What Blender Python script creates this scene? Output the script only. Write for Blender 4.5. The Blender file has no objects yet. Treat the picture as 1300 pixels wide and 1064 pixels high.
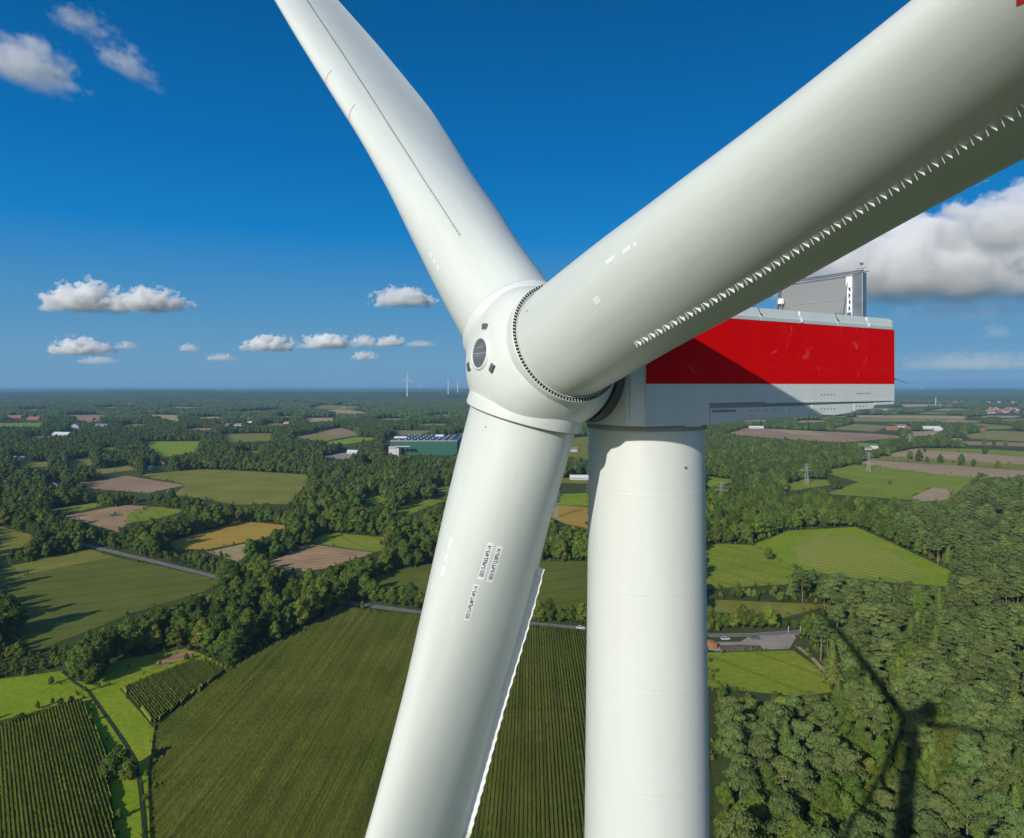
import bpy, bmesh, math, random
import numpy as np
from mathutils import Vector, Matrix

S = bpy.context.scene
R = math.radians
random.seed(7)
rng = np.random.default_rng(7)

# ---------------------------------------------------------------- camera, sky, sun, exposure
EYE = 125.0                      # the camera hovers at hub height
F, CX, CY = 902.0, 650.0, 489.0  # focal length and principal point in photo pixels
cam_data = bpy.data.cameras.new("camera")
cam_data.sensor_width = 36.0
cam_data.lens = 36.0 * F / 1300.0
cam_data.shift_y = -43.0 / 1300.0
cam_data.clip_start = 0.1
cam_data.clip_end = 200000.0
cam = bpy.data.objects.new("camera", cam_data)
S.collection.objects.link(cam)
cam.location = (0, 0, EYE)
cam.rotation_euler = (R(90), 0, 0)
S.camera = cam

SUN_AZ, SUN_EL = 211.4, 24.2     # azimuth clockwise from +Y
sun_dir = Vector((math.sin(R(SUN_AZ)) * math.cos(R(SUN_EL)), math.cos(R(SUN_AZ)) * math.cos(R(SUN_EL)), math.sin(R(SUN_EL))))
sun_data = bpy.data.lights.new("sun", 'SUN')
sun_data.energy = 4.0
sun_data.angle = R(0.53)
sun_data.color = (1.0, 0.96, 0.89)
sun = bpy.data.objects.new("sun", sun_data)
S.collection.objects.link(sun)
sun.location = (-200, -300, 400)
sun.rotation_euler = (-sun_dir).to_track_quat('-Z', 'Y').to_euler()

world = bpy.data.worlds.new("World")
S.world = world
world.use_nodes = True
wn = world.node_tree
wn.nodes.clear()
wo = wn.nodes.new('ShaderNodeOutputWorld')
wb = wn.nodes.new('ShaderNodeBackground')
SKYK = 0.10
wb.inputs['Strength'].default_value = SKYK
sky = wn.nodes.new('ShaderNodeTexSky')
sky.sky_type = 'NISHITA'
sky.sun_disc = False
sky.sun_elevation = R(SUN_EL)
sky.sun_rotation = R(SUN_AZ)
sky.altitude = 100
sky.air_density = 1.0
sky.dust_density = 0.6
sky.ozone_density = 3.0
# the deep polarised blue of the photograph: the physical sky tinted by elevation
tc = wn.nodes.new('ShaderNodeTexCoord')
sp = wn.nodes.new('ShaderNodeSeparateXYZ')
wn.links.new(tc.outputs['Generated'], sp.inputs[0])
ramp = wn.nodes.new('ShaderNodeValToRGB')
mr = wn.nodes.new('ShaderNodeMapRange')
mr.inputs['From Min'].default_value = 0.0; mr.inputs['From Max'].default_value = 0.6
wn.links.new(sp.outputs['Z'], mr.inputs['Value'])
wn.links.new(mr.outputs[0], ramp.inputs['Fac'])
SKYCOL = [(0.0, (0.150, 0.328, 0.515)), (0.06, (0.140, 0.325, 0.52)), (0.165, (0.078, 0.285, 0.53)), (0.34, (0.004, 0.205, 0.55)),
          (0.50, (0.0005, 0.150, 0.450)), (0.75, (0.0005, 0.100, 0.315)), (1.0, (0.001, 0.078, 0.255))]
el = ramp.color_ramp.elements
while len(el) < len(SKYCOL): el.new(0.5)
for e_, (p_, c_) in zip(el, SKYCOL): e_.position = p_; e_.color = (*c_, 1)
vm = wn.nodes.new('ShaderNodeVectorMath'); vm.operation = 'SCALE'; vm.inputs['Scale'].default_value = 1.0 / SKYK
wn.links.new(ramp.outputs[0], vm.inputs[0])
sm_ = wn.nodes.new('ShaderNodeMix'); sm_.data_type = 'RGBA'; dp = wn.nodes.new('ShaderNodeVectorMath'); dp.operation = 'DOT_PRODUCT'; dp.inputs[1].default_value = (sun_dir.x, sun_dir.y, 0)
wn.links.new(tc.outputs['Generated'], dp.inputs[0])
fm = wn.nodes.new('ShaderNodeMapRange'); fm.interpolation_type = 'SMOOTHSTEP'
fm.inputs['From Min'].default_value = -.35; fm.inputs['From Max'].default_value = .35
fm.inputs['To Min'].default_value = .985; fm.inputs['To Max'].default_value = .10
wn.links.new(dp.outputs['Value'], fm.inputs['Value'])
wn.links.new(fm.outputs[0], sm_.inputs['Factor'])
wn.links.new(sky.outputs[0], sm_.inputs['A'])
wn.links.new(vm.outputs[0], sm_.inputs['B'])
wn.links.new(sm_.outputs['Result'], wb.inputs['Color'])
wn.links.new(wb.outputs[0], wo.inputs['Surface'])

S.render.engine = 'CYCLES'
S.view_settings.view_transform = 'Standard'
S.view_settings.look = 'None'
S.view_settings.exposure = 0.0
S.view_settings.gamma = 1.0
S.view_settings.use_curve_mapping = False
cy = S.cycles
cy.use_denoising = True
cy.max_bounces = 10
cy.diffuse_bounces = 3
cy.glossy_bounces = 3
cy.transmission_bounces = 4
cy.transparent_max_bounces = 8
cy.volume_bounces = 8
cy.volume_step_rate = 1.0
cy.volume_max_steps = 160
cy.use_adaptive_sampling = True
cy.adaptive_threshold = 0.02
cy.sample_clamp_indirect = 6.0

# ---------------------------------------------------------------- helpers
def link(o, parent=None):
    S.collection.objects.link(o)
    if parent is not None:
        o.parent = parent
    return o

def props(o, label=None, cat=None, group=None, kind=None):
    if label: o['label'] = label
    if cat: o['category'] = cat
    if group: o['group'] = group
    if kind: o['kind'] = kind
    return o

def mesh_obj(name, verts, faces, mat=None, parent=None, smooth=False, mats=None, mat_idx=None):
    me = bpy.data.meshes.new(name)
    me.from_pydata([tuple(v) for v in verts], [], [tuple(int(i) for i in f) for f in faces])
    if mats:
        for m in mats: me.materials.append(m)
    elif mat: me.materials.append(mat)
    if mat_idx is not None:
        me.polygons.foreach_set('material_index', np.asarray(mat_idx, dtype=np.int32))
    if smooth:
        me.polygons.foreach_set('use_smooth', [True] * len(me.polygons))
    me.update()
    return link(bpy.data.objects.new(name, me), parent)

def empty(name, loc=(0, 0, 0), rz=0.0):
    o = bpy.data.objects.new(name, None)
    o.empty_display_size = 0.5
    o.location = loc
    o.rotation_euler = (0, 0, rz)
    return link(o)

class MB:
    """collects shapes into one mesh"""
    def __init__(s): s.v = []; s.f = []; s.m = []
    def add(s, v, f, m=0):
        n = len(s.v)
        s.v += [tuple(p) for p in v]
        s.f += [tuple(i + n for i in q) for q in f]
        s.m += [m] * len(f)
        return s
    def box(s, a, b, m=0, M=None):
        x0, y0, z0 = a; x1, y1, z1 = b
        v = [(x0,y0,z0),(x1,y0,z0),(x1,y1,z0),(x0,y1,z0),(x0,y0,z1),(x1,y0,z1),(x1,y1,z1),(x0,y1,z1)]
        if M is not None: v = [M @ Vector(p) for p in v]
        return s.add(v, [(0,3,2,1),(4,5,6,7),(0,1,5,4),(1,2,6,5),(2,3,7,6),(3,0,4,7)], m)
    def prism(s, poly, y0, y1, m=0):
        """polygon in x,z extruded along y"""
        n = len(poly)
        v = [(p[0], y0, p[1]) for p in poly] + [(p[0], y1, p[1]) for p in poly]
        f = [tuple(range(n)), tuple(range(2*n-1, n-1, -1))]
        f += [(i, i+n, (i+1) % n + n, (i+1) % n) for i in range(n)]
        return s.add(v, f, m)
    def tube(s, p, q, r0, r1=None, n=8, m=0, caps=True):
        r1 = r0 if r1 is None else r1
        p = Vector(p); q = Vector(q); d = (q - p).normalized()
        a = d.orthogonal().normalized(); b = d.cross(a)
        v = []
        for c, r in ((p, r0), (q, r1)):
            for i in range(n):
                t = 2 * math.pi * i / n
                v.append(c + a * math.cos(t) * r + b * math.sin(t) * r)
        f = [(i, (i+1) % n, (i+1) % n + n, i + n) for i in range(n)]
        if caps: f += [tuple(range(n-1, -1, -1)), tuple(range(n, 2*n))]
        return s.add(v, f, m)
    def lathe(s, prof, n=48, m=0, axis='z'):
        """profile (r, z) revolved"""
        v = []; k = len(prof)
        for i in range(n):
            t = 2 * math.pi * i / n
            for r, z in prof:
                v.append((r * math.cos(t), r * math.sin(t), z) if axis == 'z' else (z, r * math.cos(t), r * math.sin(t)))
        f = []
        for i in range(n):
            j = (i + 1) % n
            for q in range(k - 1):
                f.append((i*k+q, j*k+q, j*k+q+1, i*k+q+1))
        return s.add(v, f, m)
    def obj(s, name, mat=None, parent=None, smooth=False, mats=None):
        o = mesh_obj(name, s.v, s.f, mat, parent, smooth, mats, s.m if mats else None)
        return o

def autosmooth(o, deg=35):
    me = o.data
    me.polygons.foreach_set('use_smooth', [True] * len(me.polygons))
    bm = bmesh.new(); bm.from_mesh(me)
    bmesh.ops.recalc_face_normals(bm, faces=bm.faces)
    lim = R(deg)
    for e in bm.edges:
        if len(e.link_faces) == 2 and e.calc_face_angle(0) > lim: e.smooth = False
    bm.to_mesh(me); bm.free()
    return o

def recalc(o):
    bm = bmesh.new(); bm.from_mesh(o.data)
    bmesh.ops.recalc_face_normals(bm, faces=bm.faces)
    bm.to_mesh(o.data); bm.free()
    return o

def bevel(o, w=0.02, seg=2):
    m = o.modifiers.new('bevel', 'BEVEL'); m.width = w; m.segments = seg; m.limit_method = 'ANGLE'; m.angle_limit = R(40)
    return o

# ---------------------------------------------------------------- materials
class NT:
    def __init__(s, name):
        s.mat = bpy.data.materials.new(name); s.mat.use_nodes = True
        s.t = s.mat.node_tree; s.b = s.t.nodes['Principled BSDF']
    def n(s, typ, **kw):
        nd = s.t.nodes.new(typ)
        for k, v in kw.items():
            if k in nd.inputs: nd.inputs[k].default_value = v
            else: setattr(nd, k, v)
        return nd
    def l(s, a, b): s.t.links.new(a, b)

def plain(name, col, rough=0.5, metal=0.0, spec=0.5, noise=0.0, nscale=3.0, coat=0.0):
    q = NT(name)
    q.b.inputs['Base Color'].default_value = (*col, 1)
    q.b.inputs['Roughness'].default_value = rough
    q.b.inputs['Metallic'].default_value = metal
    q.b.inputs['Specular IOR Level'].default_value = spec
    q.b.inputs['Coat Weight'].default_value = coat
    if noise > 0:
        g = q.n('ShaderNodeTexCoord')
        t = q.n('ShaderNodeTexNoise', Scale=nscale, Detail=5.0, Roughness=0.6)
        q.l(g.outputs['Object'], t.inputs['Vector'])
        m = q.n('ShaderNodeMix', data_type='RGBA', blend_type='MULTIPLY')
        m.inputs['Factor'].default_value = 1.0
        cr = q.n('ShaderNodeMapRange'); cr.inputs['From Min'].default_value = 0.3; cr.inputs['From Max'].default_value = 0.7
        cr.inputs['To Min'].default_value = 1 - noise; cr.inputs['To Max'].default_value = 1.0
        q.l(t.outputs['Fac'], cr.inputs['Value'])
        m.inputs['A'].default_value = (*col, 1)
        q.l(cr.outputs[0], m.inputs['B'])
        q.l(m.outputs['Result'], q.b.inputs['Base Color'])
        q.l(cr.outputs[0], q.b.inputs['Roughness']) if False else None
    return q.mat

def turbine_paint(name, col, dirt=0.08, rough=0.38, scratch=None):
    """gel coat: faint streaks of grime along the part, slight gloss changes"""
    q = NT(name)
    g = q.n('ShaderNodeTexCoord')
    mp = q.n('ShaderNodeMapping'); mp.inputs['Scale'].default_value = (1.1, 1.1, 0.16)
    q.l(g.outputs['Object'], mp.inputs['Vector'])
    n1 = q.n('ShaderNodeTexNoise', Scale=1.3, Detail=6.0, Roughness=0.62)
    q.l(mp.outputs[0], n1.inputs['Vector'])
    n2 = q.n('ShaderNodeTexNoise', Scale=2.4, Detail=8.0, Roughness=0.7)
    q.l(g.outputs['Object'], n2.inputs['Vector'])
    r1 = q.n('ShaderNodeMapRange'); r1.inputs['From Min'].default_value = .35; r1.inputs['From Max'].default_value = .72
    r1.inputs['To Min'].default_value = 1; r1.inputs['To Max'].default_value = 1 - dirt
    q.l(n1.outputs['Fac'], r1.inputs['Value'])
    # small sparse smudges
    r2 = q.n('ShaderNodeMapRange'); r2.inputs['From Min'].default_value = .66; r2.inputs['From Max'].default_value = .76
    r2.inputs['To Min'].default_value = 1; r2.inputs['To Max'].default_value = 1 - dirt * 1.2
    q.l(n2.outputs['Fac'], r2.inputs['Value'])
    mu = q.n('ShaderNodeMath', operation='MULTIPLY'); q.l(r1.outputs[0], mu.inputs[0]); q.l(r2.outputs[0], mu.inputs[1])
    m = q.n('ShaderNodeMix', data_type='RGBA', blend_type='MULTIPLY'); m.inputs['Factor'].default_value = 1
    m.inputs['A'].default_value = (*col, 1); q.l(mu.outputs[0], m.inputs['B'])
    last = m.outputs['Result']
    if scratch:
        n3 = q.n('ShaderNodeTexNoise', Scale=1.6, Detail=7.0, Roughness=0.7, Distortion=0.6)
        q.l(g.outputs['Object'], n3.inputs['Vector'])
        r3 = q.n('ShaderNodeMapRange'); r3.inputs['From Min'].default_value = .615; r3.inputs['From Max'].default_value = .70
        r3.inputs['To Max'].default_value = 0.8
        q.l(n3.outputs['Fac'], r3.inputs['Value'])
        m2 = q.n('ShaderNodeMix', data_type='RGBA'); q.l(r3.outputs[0], m2.inputs['Factor'])
        q.l(last, m2.inputs['A']); m2.inputs['B'].default_value = (*scratch, 1)
        last = m2.outputs['Result']
    q.l(last, q.b.inputs['Base Color'])
    rr = q.n('ShaderNodeMapRange'); rr.inputs['To Min'].default_value = rough - .07; rr.inputs['To Max'].default_value = rough + .12
    q.l(n1.outputs['Fac'], rr.inputs['Value']); q.l(rr.outputs[0], q.b.inputs['Roughness'])
    return q.mat

WHITE = turbine_paint('blade_white', (0.655, 0.69, 0.64), 0.10, 0.38)
HUBW = turbine_paint('hub_white', (0.68, 0.71, 0.665), 0.08, 0.4)
TOWERW = turbine_paint('tower_white', (0.645, 0.67, 0.625), 0.06, 0.42)
NACW = turbine_paint('nacelle_grey_white', (0.62, 0.66, 0.64), 0.08, 0.5)
TRIMW = turbine_paint('trim_grey', (0.56, 0.62, 0.60), 0.06, 0.5)
RED = turbine_paint('nacelle_red', (0.66, 0.0005, 0.0005), 0.1, 0.62, scratch=(0.62, 0.10, 0.12))
RED.node_tree.nodes['Principled BSDF'].inputs['Specular IOR Level'].default_value = 0.12
DARK = plain('dark_gap', (0.012, 0.013, 0.014), 0.7)
RUBBER = plain('rubber_grey', (0.10, 0.11, 0.115), 0.7)
STEEL = plain('galvanised_steel', (0.42, 0.44, 0.45), 0.42, 0.85, noise=.25)
GREYP = plain('grey_paint', (0.30, 0.32, 0.33), 0.6)
GLASS_D = plain('porthole_glass', (0.19, 0.20, 0.20), 0.22, 0.0, 0.6, noise=.6, nscale=5)  # base lightened to grey, a reflection put into the glass colour
STICK = plain('sticker_white', (0.86, 0.87, 0.88), 0.5)
INK = plain('ink_black', (0.02, 0.02, 0.025), 0.6)
REDLINE = plain('red_marking', (0.55, 0.03, 0.03), 0.5)
GREEN_DOT = plain('green_marking', (0.02, 0.35, 0.2), 0.5)
COPPER = plain('brown_metal_hatch', (0.35, 0.22, 0.15), 0.35, 0.8, noise=.3)

def mesh_panel_mat():
    q = NT('radiator_fins')
    g = q.n('ShaderNodeTexCoord')
    w = q.n('ShaderNodeTexWave', wave_type='BANDS', bands_direction='Z', Scale=9.0, Distortion=0.0)
    q.l(g.outputs['Object'], w.inputs['Vector'])
    m = q.n('ShaderNodeMix', data_type='RGBA'); q.l(w.outputs['Fac'], m.inputs['Factor'])
    m.inputs['A'].default_value = (0.24, 0.245, 0.245, 1); m.inputs['B'].default_value = (0.40, 0.405, 0.40, 1)
    q.l(m.outputs['Result'], q.b.inputs['Base Color'])
    q.b.inputs['Roughness'].default_value = 0.6; q.b.inputs['Metallic'].default_value = 0.3
    bp = q.n('ShaderNodeBump', Strength=0.6, Distance=0.01); q.l(w.outputs['Fac'], bp.inputs['Height']); q.l(bp.outputs[0], q.b.inputs['Normal'])
    return q.mat
FINS = mesh_panel_mat()

# ---------------------------------------------------------------- the near wind turbine
TOW = Vector((4.73, 25.06, 0))
turbine = empty('wind_turbine', TOW)
props(turbine, 'huge white wind turbine close to the camera with red striped nacelle and three feathered blades', 'wind turbine')
TI = Matrix.Translation(-TOW)
def tpart(o, M):
    """parent a part whose mesh frame sits at world matrix M"""
    o.parent = turbine
    o.matrix_parent_inverse = Matrix.Identity(4)
    o.matrix_basis = TI @ M
    return o

# tower
tb = MB()
def tower_r(z): return 2.0 + (123.5 - z) * 0.0112
prof = [(tower_r(z), z) for z in (0, 30, 60, 90, 105, 123.55)]
tb.lathe(prof, 128)
tower = tb.obj('tower', TOWERW, smooth=True)
tpart(tower, Matrix.Translation(TOW))
for z in (121.4, 118.2, 115.0, 111.8, 108.6, 105.4):
    r = tower_r(z)
    s = MB().lathe([(r - .002, z - .05), (r + .0035, z - .02), (r + .0035, z + .02), (r - .002, z + .05)], 96)
    s.obj('weld_seam', TOWERW, tower, smooth=True)
s = MB().lathe([(1.9, 123.5), (2.06, 123.5), (2.08, 123.56), (2.08, 123.66), (1.9, 123.68)], 96)
s.obj('tower_flange', GREYP, tower, smooth=False)
MB().box((-.035, -.01, -.035), (.035, .01, .035)).obj('bolt_plug', RUBBER, tower).location = (0.95, -1.80, 122.3)

# nacelle: local x = along the axis to the rear, y = away from camera side (left), z = up ; origin on tower axis at eye height
YAW = R(31.4)
Mn = Matrix.Translation((TOW.x, TOW.y, EYE)) @ Matrix.Rotation(YAW, 4, 'Z')
W = 2.2
nb = MB()
low = [(-2.0, -1.30), (0.35, -1.32), (2.33, -1.23), (4.4, -1.17), (6.2, -1.10), (7.5, -1.13), (8.75, -1.06), (9.0, -.95), (10.05, -.93), (10.2, -.80), (11.48, -.78)]
nb.prism(low + [(11.48, 2.24), (-2.0, 2.24)], -(W - .12), W - .12)
nacelle = autosmooth(recalc(nb.obj('nacelle', NACW)))
tpart(nacelle, Mn)
def npart(mb, name, mat, bev=0.0, smooth=False, mats=None):
    o = mb.obj(name, mat, nacelle, mats=mats); recalc(o)
    if name in ('vent_holes', 'vent_slots', 'lower_vent_slots', 'rivet_row'): o['kind'] = 'stuff'
    if bev: bevel(o, bev)
    return o
for sgn in (-1, 1):
    ya, yb = (-W, -W + .115) if sgn < 0 else (W - .115, W)
    # red flank, in four plates butted end to end
    for x0, x1 in ((-2.03, 11.52),):
        npart(MB().box((x0, ya, .045), (x1, yb, 2.26)), 'red_side_panel', RED)
    # white lower flank
    npart(MB().box((-2.03, ya, -.60), (11.52, yb, .041)), 'white_side_panel', NACW)
    npart(MB().prism([(-2.03, -1.30), (.80, -1.31), (.80, -.603), (-2.03, -.603)], ya, yb), 'lower_side_panel', NACW)
    segs = [[(.84, -.78), (.84, -1.31), (2.33, -1.24), (6.12, -1.12), (6.12, -.76)],
            [(6.16, -.74), (6.16, -1.10), (7.5, -1.15), (8.6, -1.07), (8.72, -.95), (8.72, -.72)],
            [(8.76, -.72), (8.76, -1.03), (9.0, -.96), (10.0, -.94), (10.12, -.86), (10.12, -.71)],
            [(10.16, -.70), (10.16, -.80), (11.5, -.79), (11.5, -.68)]]
    for sg in segs:
        npart(MB().prism(sg, ya, yb), 'skirt_panel', NACW, 0.012)
    # thin ledge under the white flank, split like the covers behind it
    for x0, x1 in ((3.6, 6.1), (6.14, 8.7), (8.74, 10.1), (10.14, 11.5)):
        npart(MB().box((x0, ya - (.03 if sgn < 0 else 0), -.645), (x1, yb + (.03 if sgn > 0 else 0), -.603)), 'ledge', TRIMW)
    npart(MB().box((.84, sgn*(W-.10) - .012, -.80), (11.45, sgn*(W-.10) + .012, -.604)), 'recess_shade_strip', GREYP)  # darker grey strip paints in the shade of the groove
    # rows of round vents and slots
    for x0, n, z, d in ((6.75, 5, -.36, .19), (9.0, 6, -.33, .16), (6.75, 5, -.90, .19), (8.95, 4, -.83, .2)):
        s = MB()
        for k in range(n): s.box((x0 + k*d - .022, ya - .006 if sgn < 0 else yb - .02, z - .025), (x0 + k*d + .022, ya + .02 if sgn < 0 else yb + .006, z + .025))
        npart(s, 'vent_holes', DARK)
    s = MB()
    for k in range(12):
        x = .95 + k * .095
        s.box((x, ya - .006 if sgn < 0 else yb - .02, -.91), (x + .05, ya + .02 if sgn < 0 else yb + .006, -.83))
    npart(s, 'vent_slots', DARK)
    s = MB()
    for k in range(6):
        x = 2.75 + k * .42
        s.box((x, ya - .006 if sgn < 0 else yb - .02, -.90), (x + .06, ya + .02 if sgn < 0 else yb + .006, -.86))
    npart(s, 'lower_vent_slots', RUBBER)
    s = MB()
    for k in range(66):
        x = -1.6 + k * .2
        s.box((x - .012, ya - .005 if sgn < 0 else yb - .02, .62 - .008), (x + .012, ya + .02 if sgn < 0 else yb + .005, .62 + .008))
    npart(s, 'rivet_row', plain('red_rivet', (.5, .10, .10), .4))
    # roof edge trim pieces with lip, bevelled inwards
    cuts = [-2.0, -.9, 1.1, 3.3, 5.55, 7.68, 9.72, 11.35]
    for i in range(len(cuts) - 1):
        a, b = cuts[i] + .015, cuts[i+1] - .015
        y = lambda q: sgn * q
        prof = [(W + .015, 2.262), (W + .03, 2.40), (W - .02, 2.44), (W - .10, 2.72), (W - .6, 2.78), (W - .6, 2.262)]
        v = [(a, y(p[0]), p[1]) for p in prof] + [(b, y(p[0]), p[1]) for p in prof]
        k = len(prof)
        f = [tuple(range(k)), tuple(range(2*k-1, k-1, -1))] + [(j, j+k, (j+1) % k + k, (j+1) % k) for j in range(k)]
        npart(MB().add(v, f), 'roof_edge_cover', TRIMW, 0.01)
        if i and i % 2 == 0:
            s = MB(); s.box((cuts[i]-.05, y(W+.04)-.01, 2.30), (cuts[i]+.05, y(W+.04)+.01, 2.47)); s.box((cuts[i]-.04, y(W-.06)-.02, 2.47), (cuts[i]+.04, y(W-.06)+.02, 2.70))
            npart(s, 'cover_clip', STICK)
        elif i:
            s = MB(); s.tube((cuts[i] + .10, y(W+.03), 2.44), (cuts[i] - .01, y(W-.01), 2.56), .02); s.tube((cuts[i] - .01, y(W-.01), 2.56), (cuts[i] - .01, y(W-.08), 2.74), .018)
            npart(s, 'latch_strap', RUBBER)
npart(MB().box((-1.95, -(W-.62), 2.25), (11.3, W-.62, 2.76)), 'roof_deck', TRIMW)
npart(MB().box((11.485, -(W-.02), -.6), (11.53, W-.02, 2.25)), 'rear_wall', NACW)
npart(MB().box((11.3, -W+.05, 2.26), (11.5, W-.05, 2.66)), 'rear_roof_cover', TRIMW, .02)
# chamfered front shoulder, with lifted corner strips, and the round mouth behind the hub
fr = MB()
pts = [(-2.0, W), (-2.38, W - .28), (-2.45, W - .42)]
ring = [(x, -y) for x, y in pts] + [(x, y) for x, y in reversed(pts)]
v = [(x, y, -1.29) for x, y in ring] + [(x, y, 2.6) for x, y in ring]
k = len(ring)
fr.add(v, [tuple(range(k)), tuple(range(2*k-1, k-1, -1))] + [(j, j+k, (j+1) % k + k, (j+1) % k) for j in range(k)])
npart(fr, 'front_shoulder', NACW, .015)
for yy in (-1, 1):
    npart(MB().tube((-2.02, yy*(W+.002), -1.25), (-2.02, yy*(W+.002), 2.3), .018), 'corner_strip', TRIMW)
    npart(MB().tube((-2.40, yy*(W-.30), -1.1), (-2.40, yy*(W-.30), 1.4), .012), 'seam_strip', STEEL)
npart(MB().box((-.25, -W-.01, -1.36), (.45, W+.01, -1.30)), 'bottom_plate', TRIMW)
npart(MB().lathe([(1.4, -1.30), (2.10, -1.30), (2.10, -1.36), (1.4, -1.36)], 64), 'yaw_ring', GREYP)

# cooler on the roof at the rear (stands across the nacelle)
cool = npart(MB().box((9.80, -1.30, 2.78), (9.92, 1.95, 4.42)), 'cooler_panel', FINS)
cf = MB()
npart(MB().box((9.70, -1.96, 2.75), (9.98, -1.56, 4.52)), 'cooler_post', STEEL, .015)
npart(MB().box((9.70, 1.97, 2.75), (9.98, 2.10, 4.50)), 'cooler_post', STEEL, .015)
npart(MB().box((9.78, -1.55, 4.43), (9.94, 1.96, 4.48)), 'cooler_top_rail', STEEL)
npart(MB().box((9.78, -1.55, 3.52), (9.80, 1.94, 3.55)), 'cooler_middle_rail', GREYP)
npart(MB().tube((9.72, -2.0, 4.60), (9.72, 2.1, 4.60), .03), 'cooler_pipe', STEEL)
npart(MB().tube((9.9, -2.1, 4.56), (9.9, 2.1, 4.56), .022), 'cooler_pipe', STEEL)
# white covering on the near post, lashed on
for yy in (-1.52, -1.36):
    npart(MB().tube((9.64, yy, 2.78), (9.64, yy, 4.42), .035), 'truss_tube', STICK)
for k in range(6):
    z = 2.86 + k * .26; sg = 1 if k % 2 else -1
    npart(MB().tube((9.64, -1.44 - .08*sg, z), (9.64, -1.44 + .08*sg, z + .24), .028), 'truss_brace', STICK)
npart(MB().box((9.58, -1.56, 3.95), (9.66, -1.30, 4.40)), 'truss_plate', STICK, .03)
npart(MB().box((9.58, -1.54, 2.80), (9.66, -1.36, 2.95)), 'truss_foot', RUBBER, .02)
for p_, q_ in (((9.0, -1.35, 2.78), (9.68, -1.40, 4.35)), ((9.0, 1.8, 2.78), (9.68, 1.95, 4.35)), ((9.25, 1.8, 2.78), (9.68, 1.75, 3.8))):
    npart(MB().tube(p_, q_, .023), 'cooler_stay', STEEL)
npart(MB().box((9.50, 1.72, 3.6), (9.7, 1.95, 3.85)), 'warning_lamp', STICK, .04)
# weather mast bits on top of the cooler
m = MB(); m.tube((9.8, -1.85, 4.52), (9.8, -1.85, 4.86), .018); m.tube((9.8, -2.05, 4.70), (9.8, -1.6, 4.70), .012)
m.box((9.75, -1.9, 4.84), (9.85, -1.8, 4.93)); m.tube((9.8, -2.05, 4.66), (9.8, -2.05, 4.84), .012)
npart(m, 'wind_sensor', STEEL)
npart(MB().tube((9.9, -2.05, 4.5), (9.9, -2.05, 5.30), .012, .005), 'lightning_rod', STEEL)
m = MB(); m.tube((9.8, .55, 4.6), (9.8, .55, 4.76), .02); m.box((9.72, .47, 4.76), (9.88, .63, 4.92)); 
npart(m, 'aviation_light', GREYP)
m = MB(); m.tube((11.52, -2.18, .25), (11.62, -2.18, .25), .04); m.tube((11.60, -2.18, .27), (12.6, -2.1, .08), .012)
npart(m, 'rear_hook', STEEL)
for y in (-1.0, .2, 1.2):
    m = MB(); m.tube((9.3, y, 2.78), (9.3, y, 2.95), .02); m.tube((9.3, y, 2.95), (9.75, y, 2.95), .02); m.tube((9.75, y, 2.95), (9.75, y, 2.78), .02)
    npart(m, 'roof_eyelet', STEEL)

# hub: local z = rotor axis pointing forward
HC = Vector((0.8388, 22.6401, EYE + 0.7464))
AX = Vector((-0.84579638, -0.52384801, 0.10105317)).normalized()
blades_d = [Vector((-0.39243, 0.62564, 0.67422)), Vector((0.4651, -0.82915, 0.31015)), Vector((-0.25614, 0.08987, -0.96245))]
blades_c = [Vector((0.87605, 0.47757, 0.06675)), Vector((0.88294, 0.40916, -0.23021)), Vector((0.73879, 0.66028, -0.13496))]
up = Vector((0, 0, 1)); hx = AX.cross(up).normalized(); hy = AX.cross(hx)
Mh = Matrix((( hx.x, hy.x, AX.x, HC.x), (hx.y, hy.y, AX.y, HC.y), (hx.z, hy.z, AX.z, HC.z), (0, 0, 0, 1)))
Mhi = Mh.inverted()
hb = MB()
prof = []
RH, ZN = 2.36, 2.13
for i in range(25):
    t = i / 24 * math.pi / 2
    z = ZN * math.sin(t) ** (2 / 2.9)
    r = RH * max(0.0, 1 - (z / ZN) ** 2.75) ** (1 / 2.3)
    prof.append((max(r, 0.001), z))
back = [(0.001, -2.0), (1.55, -2.0), (1.80, -1.7), (2.14, -1.1), (2.31, -.5)]
hb.lathe(back + prof, 96)
me = bpy.data.meshes.new('tmp'); me.from_pydata(hb.v, [], hb.f)
bm = bmesh.new(); bm.from_mesh(me)
bmesh.ops.remove_doubles(bm, verts=bm.verts, dist=0.002)
for d in blades_d:
    dl = (Mhi.to_3x3() @ d).normalized()
    q = dl.to_track_quat('Z', 'Y').to_matrix().to_4x4()
    bmesh.ops.create_cone(bm, cap_ends=True, segments=96, radius1=1.835, radius2=1.835, depth=1.70, matrix=q @ Matrix.Translation((0, 0, 0.85)))
bm.to_mesh(me); bm.free()
hub = bpy.data.objects.new('hub', me); S.collection.objects.link(hub)
me.materials.append(HUBW)
rm = hub.modifiers.new('r', 'REMESH'); rm.mode = 'VOXEL'; rm.voxel_size = 0.055
sm = hub.modifiers.new('s', 'SMOOTH'); sm.factor = 0.5; sm.iterations = 14
dg = bpy.context.evaluated_depsgraph_get()
me2 = bpy.data.meshes.new_from_object(hub.evaluated_get(dg))
hub.modifiers.clear(); hub.data = me2; me2.name = 'hub'
me2.polygons.foreach_set('use_smooth', [True] * len(me2.polygons))
tpart(hub, Mh)

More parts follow.
